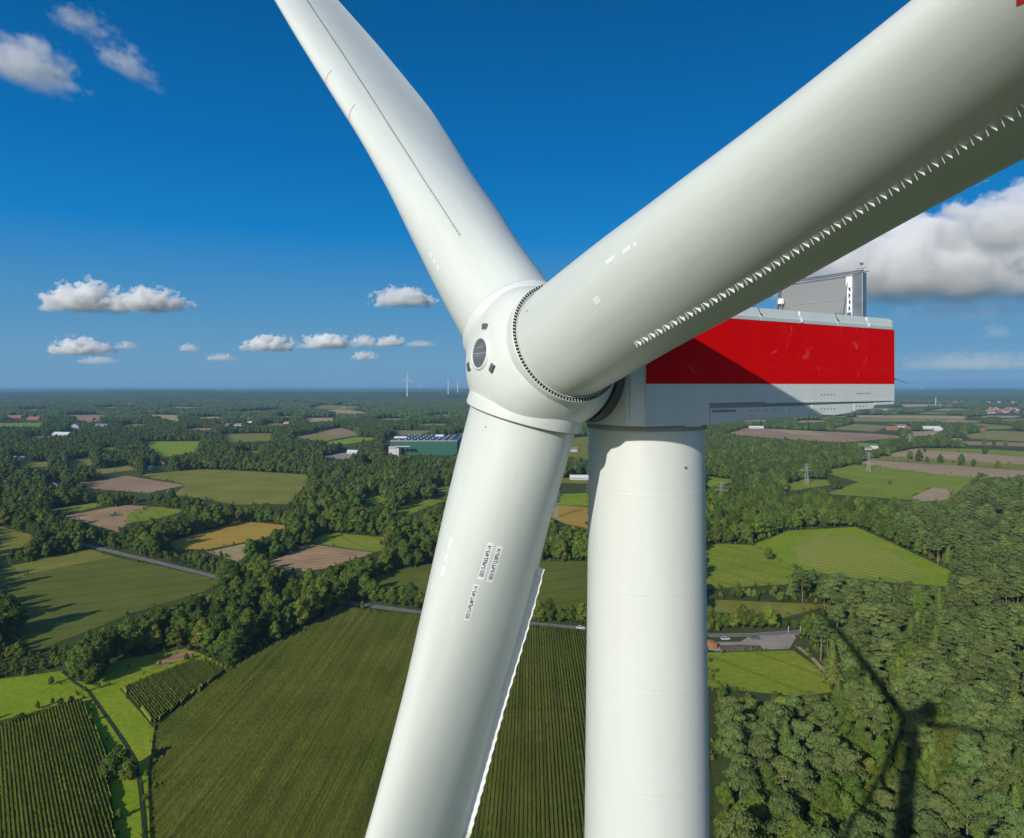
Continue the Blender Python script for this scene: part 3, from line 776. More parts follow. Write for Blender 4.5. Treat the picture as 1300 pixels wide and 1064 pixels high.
FIELDS = [  # name, material, polygon in photo pixels, clear of trees
 ('grass_verge', BRIGHT, [(60,852),(125,872),(150,850),(245,826),(300,850),(200,928),(188,990),(192,1064),(125,1064),(140,974),(137,955),(104,889)]),
 ('meadow', BRIGHT, [(-30,866),(79,852),(113,877),(107,886),(65,897),(37,906),(-30,922)]),
 ('maize_field', MAIZEG, [(-40,936),(65,899),(104,889),(137,955),(140,990),(150,1090),(-60,1090)]),
 ('maize_field', MAIZEG, [(152,875),(245,838),(293,849),(195,925)]),
 ('maize_field', MAIZEG, [(195,925),(293,849),(432,771),(534,781),(740,802),(905,816),(905,1100),(190,1100),(188,985)]),
 ('grass_strip', GRASS, [(135,849),(152,838),(243,822),(248,834),(121,875)]),
 ('dirt_patch', BROWN, [(195,840),(243,823),(248,832),(205,846)]),
 ('crop_field', DULL, [(56,722),(144,707),(285,737),(262,750),(170,778),(100,806),(44,828),(0,800),(-20,735)]),
 ('grass_strip', OLIVE, [(-20,728),(0,722),(113,697),(144,707),(40,728),(0,738),(-20,742)]),
 ('meadow', OLIVE, [(-30,668),(0,668),(48,681),(20,700),(0,712),(-30,716)]),
 ('stubble_field', BROWN, [(79,656),(157,641),(190,643),(150,676),(135,671)]),
 ('grass_strip', GRASS, [(162,652),(193,643),(238,648),(195,660),(160,664)]),
 ('grass_strip', GRASS, [(51,648),(122,638),(128,643),(84,652)]),
 ('stubble_field', BROWN2, [(89,615),(160,604),(236,616),(188,626),(120,621)]),
 ('crop_field', OLIVE, [(173,603),(254,596),(330,599),(392,603),(387,618),(365,640),(300,641),(220,628),(236,616)]),
 ('meadow', BRIGHT, [(178,561),(254,560),(247,574),(205,582),(193,571)]),
 ('stubble_field', GOLD, [(216,688),(300,662),(333,664),(369,668),(333,684),(262,698),(220,697)]),
 ('stubble_field', TAN, [(262,701),(364,679),(347,690),(302,713)]),
 ('stubble_field', BROWN, [(336,716),(396,691),(476,702),(411,722),(371,727)]),
 ('meadow', GRASS, [(394,686),(417,676),(488,682),(489,698),(475,701),(400,690)]),
 ('crop_field', DULL, [(453,740),(549,714),(640,711),(747,713),(747,776),(560,764),(500,750)]),
 ('meadow', GRASS, [(457,636),(473,629),(497,631),(480,641)]),
 ('meadow', GRASS, [(503,648),(528,634),(566,635),(516,655)]),
 ('meadow', GRASS, [(549,622),(574,617),(606,616),(580,630)]),
 ('crop_field', OLIVE, [(280,551),(345,550),(343,560),(290,562)]),
 ('crop_field', PALEG, [(366,556),(432,543),(457,552),(412,560)]),
 ('stubble_field', BROWN2, [(400,548),(432,543),(452,549),(430,553)]),
 ('meadow', BRIGHT, [(407,563),(452,555),(485,556),(440,564)]),
 ('sandy_yard', YARD, [(404,580),(434,575),(457,574),(440,584)]),
 ('crop_field', PALEG, [(498,546),(549,547),(533,552),(505,552)]),
 ('crop_field', OLIVE, [(391,518),(407,514),(462,516),(440,521)]),
 ('stubble_field', TAN, [(410,521),(440,520),(475,525),(430,527)]),
 ('stubble_field', TAN, [(386,531),(427,530),(422,535),(392,536)]),
 ('stubble_field', BROWN2, [(79,527),(134,527),(127,534),(110,536)]),
 ('stubble_field', TAN, [(170,526),(228,527),(226,536),(203,531)]),
 ('meadow', GRASS, [(-20,537),(56,537),(50,542),(-20,542)]),
 ('crop_field', PALEG, [(211,516),(264,517),(228,521)]),
 ('crop_field', OLIVE, [(284,509),(312,509),(300,511)]),
 ('crop_field', PALEG, [(572,552),(600,547),(600,553)]),
 ('crop_field', PALEG, [(120,597),(160,590),(175,596),(130,602)]),
 ('crop_field', OLIVE, [(85,585),(115,580),(118,590),(90,594)]),
 ('crop_field', OLIVE, [(20,590),(60,586),(62,592),(30,596)]),
 ('crop_field', OLIVE, [(722,556),(747,554),(747,584),(718,580)]),
 ('meadow', OLIVE, [(700,608),(747,605),(747,614),(698,614)]),
 ('meadow', BRIGHT, [(700,628),(747,626),(747,643),(696,641)]),
 ('stubble_field', GOLD, [(690,640),(747,644),(747,672),(715,664),(690,652)]),
 # right of the tower
 ('meadow', BRIGHT, [(956,692),(1000,674),(1086,669),(1112,680),(1150,698),(1207,725),(1203,745),(1155,742),(1090,735),(1010,722)]),
 ('meadow', GRASS, [(895,690),(956,692),(985,705),(1010,722),(1000,742),(895,748)]),
 ('meadow', OLIVE, [(895,761),(1057,768),(1022,777),(994,785),(895,776)]),
 ('maize_field', GRASS, [(895,829),(1007,826),(1041,850),(1057,879),(1010,884),(895,872)]),
 ('paved_yard', YARD, [(955,806),(1014,804),(1002,824),(909,827),(895,824),(895,816),(940,815)]),
 ('meadow', GRASS, [(1045,599),(1086,590),(1243,605),(1218,624),(1202,637),(1142,634),(1048,627),(1090,612),(1062,605)]),
 ('stubble_field', SAND, [(1157,632),(1183,619),(1209,622),(1205,635),(1170,637)]),
 ('stubble_field', PINKISH, [(1086,589),(1104,584),(1330,600),(1330,609),(1205,604)]),
 ('crop_field', OLIVE, [(1124,579),(1330,592),(1330,600),(1104,584)]),
 ('stubble_field', PINKISH, [(1126,577),(1158,570),(1330,582),(1330,592),(1130,580)]),
 ('meadow', GRASS, [(1164,569),(1246,570),(1330,575),(1330,582),(1158,570)]),
 ('crop_field', PALEG, [(1224,552),(1260,547),(1330,549),(1330,562),(1232,557)]),
 ('stubble_field', BROWN2, [(1220,560),(1330,563),(1330,568),(1230,565)]),
 ('stubble_field', BROWN2, [(921,551),(947,543),(1029,547),(1117,551),(1154,555),(1070,562),(1000,558)]),
 ('stubble_field', TAN, [(980,545),(1029,547),(1050,553),(1010,552)]),
 ('crop_field', PALEG, [(1054,545),(1085,538),(1130,541),(1110,548)]),
 ('stubble_field', TAN, [(1085,527),(1230,528),(1225,532),(1090,530)]),
 ('crop_field', PALEG, [(1080,530),(1225,532),(1215,536),(1085,535)]),
 ('stubble_field', SAND, [(1157,548),(1193,547),(1185,553),(1160,554)]),
 ('stubble_field', TAN, [(1140,513),(1180,513),(1230,515),(1150,517)]),
 ('crop_field', OLIVE, [(1235,537),(1275,540),(1300,543),(1240,541)]),
 ('meadow', BRIGHT, [(895,605),(937,610),(895,622)]),
 ('meadow', GRASS, [(997,616),(1022,608),(1051,610),(1054,616),(1000,624)]),
 ('meadow', BRIGHT, [(1090,562),(1118,564),(1112,569),(1085,566)]),
] + [(n_, m_, [(a, b), (a + w * .35, b - h * .9), (a + w, b - h * .7), (a + w * .8, b + h * .1), (a + w * .3, b + h * .25)]) for n_, m_, a, b, w, h in [
 ('stubble_field', TAN, 1180, 521, 60, 2.4), ('crop_field', PALEG, 1090, 520, 60, 2), ('stubble_field', TAN, 1230, 530, 70, 2.6), ('crop_field', PALEG, 1160, 525, 50, 2),
 ('stubble_field', PINKISH, 1190, 536, 60, 2.6), ('crop_field', OLIVE, 1262, 534, 60, 2.6), ('stubble_field', TAN, 1000, 536, 55, 2.6), ('stubble_field', BROWN2, 930, 535, 50, 2.5),
 ('crop_field', PALEG, 950, 530, 60, 2), ('stubble_field', TAN, 1040, 530, 40, 2), ('stubble_field', TAN, 1240, 511, 80, 1.6), ('crop_field', PALEG, 1140, 508, 70, 1.2),
 ('crop_field', BRIGHT, 1240, 544, 50, 3), ('stubble_field', TAN, 1200, 559, 26, 3),
 ('stubble_field', TAN, 20, 521, 50, 1.6), ('crop_field', PALEG, 120, 518, 60, 1.6), ('stubble_field', TAN, 240, 531, 50, 2.2), ('crop_field', OLIVE, 330, 540, 36, 3),
 ('stubble_field', TAN, 300, 523, 56, 1.6), ('crop_field', OLIVE, 150, 541, 40, 3), ('stubble_field', BROWN2, 230, 546, 46, 3), ('crop_field', PALEG, 470, 533, 50, 2.2),
 ('stubble_field', TAN, 540, 528, 40, 1.8), ('crop_field', OLIVE, 520, 540, 60, 2.5), ('stubble_field', TAN, 350, 511, 50, 1.1), ('crop_field', OLIVE, 30, 556, 40, 3),
 ('crop_field', BRIGHT, 120, 571, 30, 3.5), ('crop_field', OLIVE, 300, 575, 36, 3), ('stubble_field', BROWN2, 345, 530, 34, 2), ('meadow', BRIGHT, 455, 590, 22, 3)]]
MOWN_IN = [(1003,696),(1030,680),(1076,676),(1138,702),(1186,736),(1150,739),(1050,730),(1008,715)]

def poly_mesh(name, mat, pts, z):
    bm = bmesh.new()
    n = len(pts); dense = []
    for i in range(n):
        a = Vector((*pts[i], 0)); b = Vector((*pts[(i+1) % n], 0)); L = (b - a).length
        k = max(1, int(L / 12)); nrm = Vector((-(b-a).y, (b-a).x, 0)).normalized()
        for j in range(k):
            t = j / k
            p = a.lerp(b, t)
            if j: p = p + nrm * random.uniform(-.8, .8) * min(2.0, L / 150)
            dense.append(p)
    vs = [bm.verts.new((p.x, p.y, 0)) for p in dense]
    es = [bm.edges.new((vs[i], vs[(i+1) % len(vs)])) for i in range(len(vs))]
    bmesh.ops.triangle_fill(bm, edges=es, use_beauty=True)
    bmesh.ops.recalc_face_normals(bm, faces=bm.faces)
    for f_ in bm.faces:
        if f_.normal.z < 0: f_.normal_flip()
    me = bpy.data.meshes.new(name); bm.to_mesh(me); bm.free(); me.materials.append(mat)
    o = link(bpy.data.objects.new(name, me)); o.location.z = z
    return props(o, kind='structure')

FIELD_PX = []
for i, (nm, mt, pts) in enumerate(FIELDS):
    g = [G(*p) for p in pts]
    dist = sum(q[1] for q in g) / len(g)
    poly_mesh(nm, mt, g, .05 + (i % 9) * .012 + dist * 4e-5)
    FIELD_PX.append(np.array(pts, float))
MOWN_E = land_mat('mown_edge', ((.21, .285, .024), (.245, .31, .030), (.275, .32, .042)), .04, fine=.6)
mc = (sum(p[0] for p in MOWN_IN) / 8, sum(p[1] for p in MOWN_IN) / 8)
poly_mesh('mown_margin', MOWN_E, [G(*p) for p in MOWN_IN], .24)
poly_mesh('mown_patch', MOWN, [G(mc[0] + (p[0] - mc[0]) * .93, mc[1] + (p[1] - mc[1]) * .90) for p in MOWN_IN], .28)

# roads: strips of constant width with painted edge lines
def strip(name, mat, line, w, z, kind='structure', off=0.0, parent=None):
    v = []; f = []
    for i, p in enumerate(line):
        a = Vector(line[max(i-1, 0)]); b = Vector(line[min(i+1, len(line)-1)])
        d = (b - a).normalized(); n = Vector((-d.y, d.x)); c = Vector(p) + n * off
        v += [(c.x + n.x*w/2, c.y + n.y*w/2, z), (c.x - n.x*w/2, c.y - n.y*w/2, z)]
    for i in range(len(line) - 1): f.append((2*i, 2*i+1, 2*i+3, 2*i+2))
    o = recalc(mesh_obj(name, v, f, mat, parent))
    if kind: o['kind'] = kind
    return o
ROAD_PX = [(96,690),(121,697),(200,716),(290,738),(362,753),(440,767),(534,780),(640,791),(740,800),(830,806),(900,809),(960,808),(1013,804.5),(1080,799),(1180,792),(1320,784)]
ROAD = [G(x, y - 1.5) for x, y in ROAD_PX]
strip('road', ASPH, ROAD, 4.6, .30)
LINE_W = plain('road_line_white', (.75, .75, .72), .7)
strip('road_edge_line', LINE_W, ROAD, .14, .304, off=2.1)
strip('road_edge_line', LINE_W, ROAD, .14, .304, off=-2.1)
TRACK = [G(*p) for p in [(945,812),(1000,807),(1013,804)]]
strip('field_track', SAND, [G(*p) for p in [(1013,822),(1030,835),(1042,848),(1052,858)]], 2.0, .31)
strip('drainage_ditch', plain('ditch_dark_green', (.022, .042, .010), .95, noise=.5, nscale=.4), [G(*p) for p in [(79,853),(96,868),(112,878),(128,901),(143,922),(158,944),(172,968),(178,1000),(182,1040),(184,1070)]], 1.15, .26)  # narrow mottled dark green strip for the ditch
strip('maize_margin', MAIZEG, [G(*p) for p in [(40,828),(30,815),(22,806),(12,802)]], 1.4, .2)

# maize: ridged rows of plants standing on the fields
MAIZE = land_mat('maize_leaves', rows=1.5, cols=((0.126, 0.153, 0.019), (0.157, 0.178, 0.023), (0.189, 0.198, 0.033)), scale=.03, fine=1.3, bump=.8)
MAIZE2 = land_mat('maize_leaves_light', rows=-39, cols=((0.156, 0.192, 0.018), (0.183, 0.216, 0.022), (0.210, 0.228, 0.031)), scale=.05, fine=1.3, bump=.8)
def inpoly(px, py, poly):
    x = np.asarray(px); y = np.asarray(py); ins = np.zeros(x.shape, bool); n = len(poly)
    for i in range(n):
        x1, y1 = poly[i]; x2, y2 = poly[(i+1) % n]
        if y1 == y2: continue
        c = ((y1 > y) != (y2 > y)) & (x < (x2 - x1) * (y - y1) / (y2 - y1) + x1)
        ins ^= c
    return ins
def maize(name, pxpoly, ang, spacing, seg, hgt, mat, label, xlim=None):
    g = np.array([G(*p) for p in pxpoly]); th = R(ang)
    d = np.array([math.sin(th), math.cos(th)]); n = np.array([math.cos(th), -math.sin(th)])
    u = g @ n; w = g @ d
    us = np.arange(u.min(), u.max(), spacing / 2); ws = np.arange(w.min(), w.max(), seg)
    U, Wg = np.meshgrid(us, ws, indexing='ij')
    peak = (np.arange(len(us)) % 2 == 1)[:, None]
    H = np.where(peak, hgt + rng.normal(0, .15, U.shape), .35 + rng.normal(0, .08, U.shape))
    # thin spots and slower growth in patches
    lowf = np.sin(U / 13 + 1.3 * np.sin(Wg / 17)) * np.sin(Wg / 23 + .7)
    H *= 1 - .12 * np.clip((lowf - .3) * 2, 0, 1)
    Uj = U + rng.normal(0, .07, U.shape) * peak; Wj = Wg + rng.normal(0, .1, U.shape)
    X = Uj * n[0] + Wj * d[0]; Y = Uj * n[1] + Wj * d[1]
    co = np.stack([X, Y, H], -1).reshape(-1, 3)
    A, B = U.shape
    idx = np.arange(A * B).reshape(A, B)
    q = np.stack([idx[:-1, :-1], idx[1:, :-1], idx[1:, 1:], idx[:-1, 1:]], -1).reshape(-1, 4)
    cen = co[q].mean(1)
    keep = inpoly(cen[:, 0], cen[:, 1], g)
    gap = np.zeros(len(q), bool)
    q = q[keep & ~gap]
    used, inv = np.unique(q, return_inverse=True)
    co = co[used]; q = inv.reshape(-1, 4)
    me = bpy.data.meshes.new(name)
    me.vertices.add(len(co)); me.vertices.foreach_set('co', co.ravel())
    me.loops.add(q.size); me.loops.foreach_set('vertex_index', q.ravel().astype(np.int32))
    me.polygons.add(len(q)); me.polygons.foreach_set('loop_start', np.arange(0, q.size, 4, dtype=np.int32)); me.polygons.foreach_set('loop_total', np.full(len(q), 4, np.int32))
    me.update(); me.validate(); me.materials.append(mat)
    o = link(bpy.data.objects.new(name, me)); props(o, label=label, cat='maize', kind='stuff')
    return o
maize('maize_crop', [(198,926),(295,851),(432,773),(534,783),(740,803),(850,813),(850,1100),(192,1100),(190,985)], 1.5, 1.25, 1.1, 2.2, MAIZE, 'tall green maize in rows in the wide field below the hanging blade')
maize('maize_crop', [(-40,940),(65,902),(103,893),(134,956),(137,990),(147,1085),(-60,1085)], -37, 1.05, 1.1, 2.2, MAIZE2, 'maize in lighter rows in the small field at the lower left corner')
maize('maize_crop', [(155,876),(245,840),(290,850),(196,922)], -41, 1.05, 1.2, 2.1, MAIZE2, 'maize in the narrow field beside the wide one')

# ---------------------------------------------------------------- trees
def foliage_mat(name, c, var=.3, trans=.0):
    q = NT(name)
    oi = q.n('ShaderNodeObjectInfo')
    g = q.n('ShaderNodeNewGeometry')
    n1 = q.n('ShaderNodeTexNoise', Scale=.55, Detail=3.0); q.l(g.outputs['Position'], n1.inputs['Vector'])
    hs_ = q.n('ShaderNodeHueSaturation'); hs_.inputs['Color'].default_value = (*c, 1)
    a = q.n('ShaderNodeMapRange'); a.inputs['To Min'].default_value = 1 - var; a.inputs['To Max'].default_value = 1 + var; q.l(oi.outputs['Random'], a.inputs['Value'])
    b = q.n('ShaderNodeMapRange'); b.inputs['From Min'].default_value = .3; b.inputs['From Max'].default_value = .7; b.inputs['To Min'].default_value = .75; b.inputs['To Max'].default_value = 1.28; q.l(n1.outputs['Fac'], b.inputs['Value'])
    m = q.n('ShaderNodeMath', operation='MULTIPLY'); q.l(a.outputs[0], m.inputs[0]); q.l(b.outputs[0], m.inputs[1]); q.l(m.outputs[0], hs_.inputs['Value'])
    w = q.n('ShaderNodeTexWhiteNoise', noise_dimensions='1D'); q.l(oi.outputs['Random'], w.inputs['W'])
    hu = q.n('ShaderNodeMapRange'); hu.inputs['To Min'].default_value = .478; hu.inputs['To Max'].default_value = .518; q.l(w.outputs['Value'], hu.inputs['Value']); q.l(hu.outputs[0], hs_.inputs['Hue'])
    q.l(hs_.outputs[0], q.b.inputs['Base Color'])
    q.b.inputs['Roughness'].default_value = .75; q.b.inputs['Specular IOR Level'].default_value = .2
    if trans:
        tr = q.n('ShaderNodeBsdfTranslucent'); q.l(hs_.outputs[0], tr.inputs['Color'])
        ms = q.n('ShaderNodeMixShader'); ms.inputs[0].default_value = trans
        out = q.t.nodes['Material Output']
        q.l(q.b.outputs[0], ms.inputs[1]); q.l(tr.outputs[0], ms.inputs[2]); q.l(ms.outputs[0], out.inputs['Surface'])
    return q.mat
LEAF = foliage_mat('broadleaf_foliage', (.104, .158, .022), .36, trans=.2)
LEAF_Y = foliage_mat('light_foliage', (.165, .200, .028), trans=.2)
NEEDLE = foliage_mat('pine_needles', (.124, .172, .044), .28, trans=.1)
LARCH = foliage_mat('larch_needles', (.132, .185, .034), .3, trans=.15)
FARLEAF = foliage_mat('far_foliage', (.068, .098, .022), .34)
HORLEAF = foliage_mat('horizon_foliage', (.045, .070, .026), .25)
BARK = plain('bark_grey_brown', (.10, .085, .065), .9, noise=.4)
PBARK = plain('pine_bark_orange', (.27, .20, .145), .85, noise=.4)

def rv():
    v_ = Vector((random.gauss(0, 1), random.gauss(0, 1), random.gauss(0, 1)))
    return v_.normalized()
def card(mb, p, nrm, s, m=0):
    t = nrm.orthogonal().normalized(); t = Matrix.Rotation(random.uniform(0, 6.283), 3, nrm) @ t; b = nrm.cross(t)
    l, w = s * random.uniform(.8, 1.25), s * random.uniform(.5, .85)
    k = nrm * s * .22
    mb.add([p - t*l*.5, p - b*w*.5 + k, p + t*l*.5, p + b*w*.5 + k], [(0, 1, 2), (0, 2, 3)], m)
def lobe(mb, c, r, m=0, seg=7, rings=4):
    """dull inner mass that stops one seeing right through"""
    v = []; f = []
    for i in range(1, rings):
        a = math.pi * i / rings
        for j in range(seg):
            t = 2*math.pi*j/seg + i
            k = random.uniform(.8, 1.15)
            v.append((c.x + r.x*k*math.sin(a)*math.cos(t), c.y + r.y*k*math.sin(a)*math.sin(t), c.z + r.z*k*math.cos(a)))
    n = len(v); v += [(c.x, c.y, c.z + r.z), (c.x, c.y, c.z - r.z)]
    for i in range(rings - 2):
        for j in range(seg): f.append((i*seg+j, (i+1)*seg+j, (i+1)*seg+(j+1) % seg, i*seg+(j+1) % seg))
    for j in range(seg):
        f.append((n, j, (j+1) % seg)); f.append((n+1, (rings-2)*seg+(j+1) % seg, (rings-2)*seg+j))
    mb.add(v, f, m)
def broadleaf(seed, H, Rr, cards, cs):
    random.seed(seed); cr = MB(); tr = MB()
    tr.tube((0,0,-.3), (random.uniform(-.3,.3), random.uniform(-.3,.3), H*.45), Rr*.075, Rr*.045, 7)
    lobes = []
    n = 13
    for k in range(n):
        a = 2.4 * k + random.uniform(-.4, .4); h = (k + .5) / n
        rad = Rr * .62 * math.sin(math.pi * min(1, .26 + h * .74)) * random.uniform(.7, 1.15)
        c = Vector((rad*math.cos(a), rad*math.sin(a), H * (.20 + .66 * h)))
        s_ = Rr * random.uniform(.34, .52) * (1.05 - .35 * h)
        lobes.append((c, Vector((s_, s_, s_ * random.uniform(.75, 1.0)))))
        tr.tube((0, 0, H * (.16 + .25 * h)), c, Rr*.035, Rr*.012, 5)
    for c, r in lobes: lobe(cr, c, r * .80)
    lobe(cr, Vector((0, 0, H*.5)), Vector((Rr*.5, Rr*.5, H*.3)))
    tot = sum(r.x**2 for c, r in lobes)
    for c, r in lobes:
        for _ in range(int(cards * r.x**2 / tot)):
            d = rv()
            if d.z < -.35: d.z *= -1
            p = c + Vector((d.x*r.x, d.y*r.y, d.z*r.z)) * random.uniform(.82, 1.14)
            card(cr, p, (d + rv()*.55).normalized(), cs)
    return tr, cr
def pine(seed, H, Rr, cards, cs):
    random.seed(seed); cr = MB(); tr = MB()
    lean = Vector((random.uniform(-.8,.8), random.uniform(-.8,.8), 0))
    tr.tube((0,0,-.3), lean*.5 + Vector((0,0,H*.55)), .26, .19, 7)
    tr.tube(lean*.5 + Vector((0,0,H*.55)), lean + Vector((0,0,H*.93)), .19, .06, 6)
    lobes = []
    for k in range(12):
        a = 2.4 * k + random.uniform(-.5, .5); h = k / 11
        rad = Rr * (.85 - .55 * h) * random.uniform(.55, 1.1)
        c = lean * (.5 + .5*h) + Vector((rad*math.cos(a), rad*math.sin(a), H * (.56 + .39 * h)))
        s_ = Rr * random.uniform(.32, .48)
        lobes.append((c, Vector((s_, s_, s_ * .55))))
        tr.tube(lean*(.5+.4*h) + Vector((0, 0, H * (.50 + .36 * h))), c, .09, .03, 5)
    for c, r in lobes: lobe(cr, c, r * .72, seg=6, rings=3)
    tot = sum(r.x**2 for c, r in lobes)
    for c, r in lobes:
        for _ in range(int(cards * r.x**2 / tot)):
            d = rv()
            if d.z < -.2: d.z *= -1
            p = c + Vector((d.x*r.x, d.y*r.y, d.z*r.z)) * random.uniform(.8, 1.15)
            card(cr, p, (d + rv()*.5 + Vector((0,0,.3))).normalized(), cs)
    return tr, cr
def conifer(seed, H, Rr, cards, cs):
    random.seed(seed); cr = MB(); tr = MB()
    tr.tube((0,0,-.3), (0,0,H*.97), .22, .03, 6)
    n = 13
    for k in range(n):
        h = .22 + .76 * k / n; r = Rr * (1 - k / n) ** .8 * random.uniform(.85, 1.1) + .25
        lobe(cr, Vector((0, 0, H*h)), Vector((r*.62, r*.62, H*.05)), seg=6, rings=3)
    for _ in range(cards):
        k = random.random() ** 1.35; h = .20 + .80 * k
        r = (Rr * (1 - k) ** .8 + .15) * random.uniform(.65, 1.12) * (1 + .12 * math.sin(k * 60))
        a = random.uniform(0, 6.283)
        d = Vector((math.cos(a), math.sin(a), .35))
        card(cr, Vector((r*math.cos(a), r*math.sin(a), H*h)), (d + rv()*.5).normalized(), cs * (1.1 - .5*k))
    return tr, cr
KINDS = {}
def mkmesh(mb, name, mats):
    me = bpy.data.meshes.new(name); me.from_pydata(mb.v, [], mb.f)
    for m in mats: me.materials.append(m)
    me.polygons.foreach_set('material_index', np.asarray(mb.m, np.int32)); me.update()
    return me
def join2(tr, cr):
    j = MB(); j.add(tr.v, tr.f, 0); j.add(cr.v, cr.f, 1); return j
protos = []   # near trees: (kind, trunk mesh, crown mesh, joined mesh, height, radius)
def proto(kind, fn, seed, H, Rr, cards, cs, bark, leaf):
    tr, cr = fn(seed, H, Rr, cards, cs)
    protos.append((kind, mkmesh(tr, 'trunk', [bark]), mkmesh(cr, 'crown', [leaf]), mkmesh(join2(tr, cr), kind, [bark, leaf]), H, Rr))
for i, (H, Rr) in enumerate([(16, 5.2), (18, 5.8), (14, 4.6), (19, 5.0), (12, 4.2)]):
    proto('broadleaf_tree', broadleaf, 100 + i, H, Rr, 1250, .95, BARK, LEAF if i != 2 else LEAF_Y)
for i, (H, Rr) in enumerate([(19, 4.7), (20, 5.2), (17, 4.3), (19, 5.0)]):
    proto('pine_tree', pine, 200 + i, H, Rr, 1150, .78, PBARK, NEEDLE)
for i, (H, Rr) in enumerate([(19, 3.5), (17, 3.2), (14, 3.4)]):
    proto('larch_tree', conifer, 300 + i, H, Rr, 1000, .85, BARK, LARCH if i != 1 else LEAF_Y)
B_, P_, L_ = [0, 1, 2, 3, 4], [5, 6, 7, 8], [9, 10, 11]
# simpler trees for the middle distance
mid = []
for i in range(4):
    tr, cr = broadleaf(400 + i, 16 + i, 5.5, 240, 1.9); mid.append((mkmesh(join2(tr, cr), 'mid_tree', [BARK, FARLEAF if i % 2 else LEAF]), 17))
for i in range(2):
    tr, cr = pine(450 + i, 19, 4.6, 170, 1.5); mid.append((mkmesh(join2(tr, cr), 'mid_pine', [PBARK, NEEDLE]), 19))
# groves of small crowns for far woods
groves = []
for i in range(4):
    random.seed(500 + i); j = MB()
    for k in range(11):
        c = Vector((random.uniform(-14, 14), random.uniform(-14, 14), random.uniform(9, 12)))
        s_ = random.uniform(4.0, 6.2)
        lobe(j, c, Vector((s_, s_, s_ * random.uniform(.9, 1.5))), seg=6, rings=4)
        for _ in range(16):
            d = rv(); d.z = abs(d.z); card(j, c + d * s_ * 1.05, (d + rv()*.4).normalized(), 3.0)
    groves.append((mkmesh(j, 'grove', [FARLEAF]), 15))
far = []
for i in range(3):
    random.seed(600 + i); j = MB()
    for k in range(16):
        c = Vector((random.uniform(-45, 45), random.uniform(-45, 45), random.uniform(7, 11)))
        lobe(j, c, Vector((random.uniform(9, 16), random.uniform(9, 16), random.uniform(6, 10))), seg=6, rings=3)
    far.append((mkmesh(j, 'far_grove', [HORLEAF]), 16))
random.seed(7)

noise_tab = rng.random((64, 64))
def vnoise(x, y, s):
    x = np.asarray(x) / s; y = np.asarray(y) / s
    xi = np.floor(x).astype(int); yi = np.floor(y).astype(int); fx = x - xi; fy = y - yi
    fx = fx*fx*(3-2*fx); fy = fy*fy*(3-2*fy); T_ = lambda a, b: noise_tab[a % 64, b % 64]
    return (T_(xi, yi)*(1-fx) + T_(xi+1, yi)*fx) * (1-fy) + (T_(xi, yi+1)*(1-fx) + T_(xi+1, yi+1)*fx) * fy

OPEN_PX = FIELD_PX + [np.array(p, float) for p in (
    [(488,556),(592,552),(592,577),(560,579),(488,577)],        # green hall
    [(955,802),(1016,800),(1016,824),(900,828),(900,812)],      # yard
    [(672,795),(750,797),(750,806),(672,806)],                   # car on the road
    [(121,696),(290,737),(292,741),(121,700)],                   # open stretch of road
    [(470,771),(545,780),(545,784),(470,774)],
    [(900,803),(1014,801),(1014,812),(900,812)],
)]
HOUSES = [  # foot px, width m, length m, wall height, turn deg, wall, roof, label
 (95,544,22,34,7,25,'w','w','white flat topped barn among the trees on the left'),
 (78,553,14,48,4,80,'w','w','long low white shed below the white barn on the left'),
 (20,531,18,60,5,80,'b','r','long dark red barn at the left edge below the horizon'),
 (44,533,18,50,5,78,'b','r','second dark red barn right of the one at the left edge'),
 (115,533,14,34,4,70,'b','r','low red roofed shed beside the brown field on the left'),
 (280,537,14,18,4,20,'b','r','red roofed farmhouse of the hamlet in the left distance'),
 (290,541,12,16,4,60,'b','r','smaller red roofed house in the left hamlet'),
 (303,541,13,24,4,80,'w','g','grey roofed barn of the left hamlet'),
 (317,538,12,20,4,75,'w','w','pale shed right of the left hamlet'),
 (205,590,11,15,3.5,20,'b','r','small red roofed farmhouse half hidden in trees above the green field'),
 (25,584,10,22,3,80,'w','g','pale roofed house hidden in trees at the left edge'),
 (68,618,9,12,3,30,'w','g','grey gabled house in the trees near the brown field'),
 (190,596,8,10,3,0,'w','w','tiny white hut behind the green field'),
 (448,576,9,20,3.5,75,'w','w','white building at the sandy yard'),
 (130,541,12,40,3,80,'w','g','grey roofed shed behind the wood on the left'),
 (365,538,12,22,4,60,'w','r','red roofed house at the wood edge left of the green hall'),
 (438,519,14,26,4,70,'b','r','red roofed farm near the horizon, left of the far turbines'),
 (724,573,12,28,4,80,'w','g','white sheds seen between hanging blade and tower'),
 (740,609,9,34,3,85,'w','w','long white greenhouse between hanging blade and tower'),
 (1124,521,12,24,5,80,'w','g','white shed just right of the nacelle end'),
 (1132,546,16,30,5,70,'b','r','red roofed farm barn below the nacelle end'),
 (1144,543,14,26,5,75,'w','g','grey roofed barn of the farm below the nacelle end'),
 (1153,545,12,16,4,20,'b','r','orange roofed farmhouse below the nacelle end'),
 (1182,545,14,46,4,82,'w','w','long white barn right of the farm'),
 (1191,547,12,22,4,80,'w','w','short white shed beside the long white barn'),
 (1248,548,10,12,4,30,'b','r','farmhouse with orange gable at the tip of the pale green field'),
 (960,544,12,40,3,85,'w','w','white polytunnel beyond the brown field under the nacelle'),
 (1110,570,8,14,3,70,'w','w','white wall beside the hedge in the middle right'),
 (1102,571,8,12,3,70,'w','g','little grey roofed stable in the hedge in the middle right'),
]
random.seed(11)
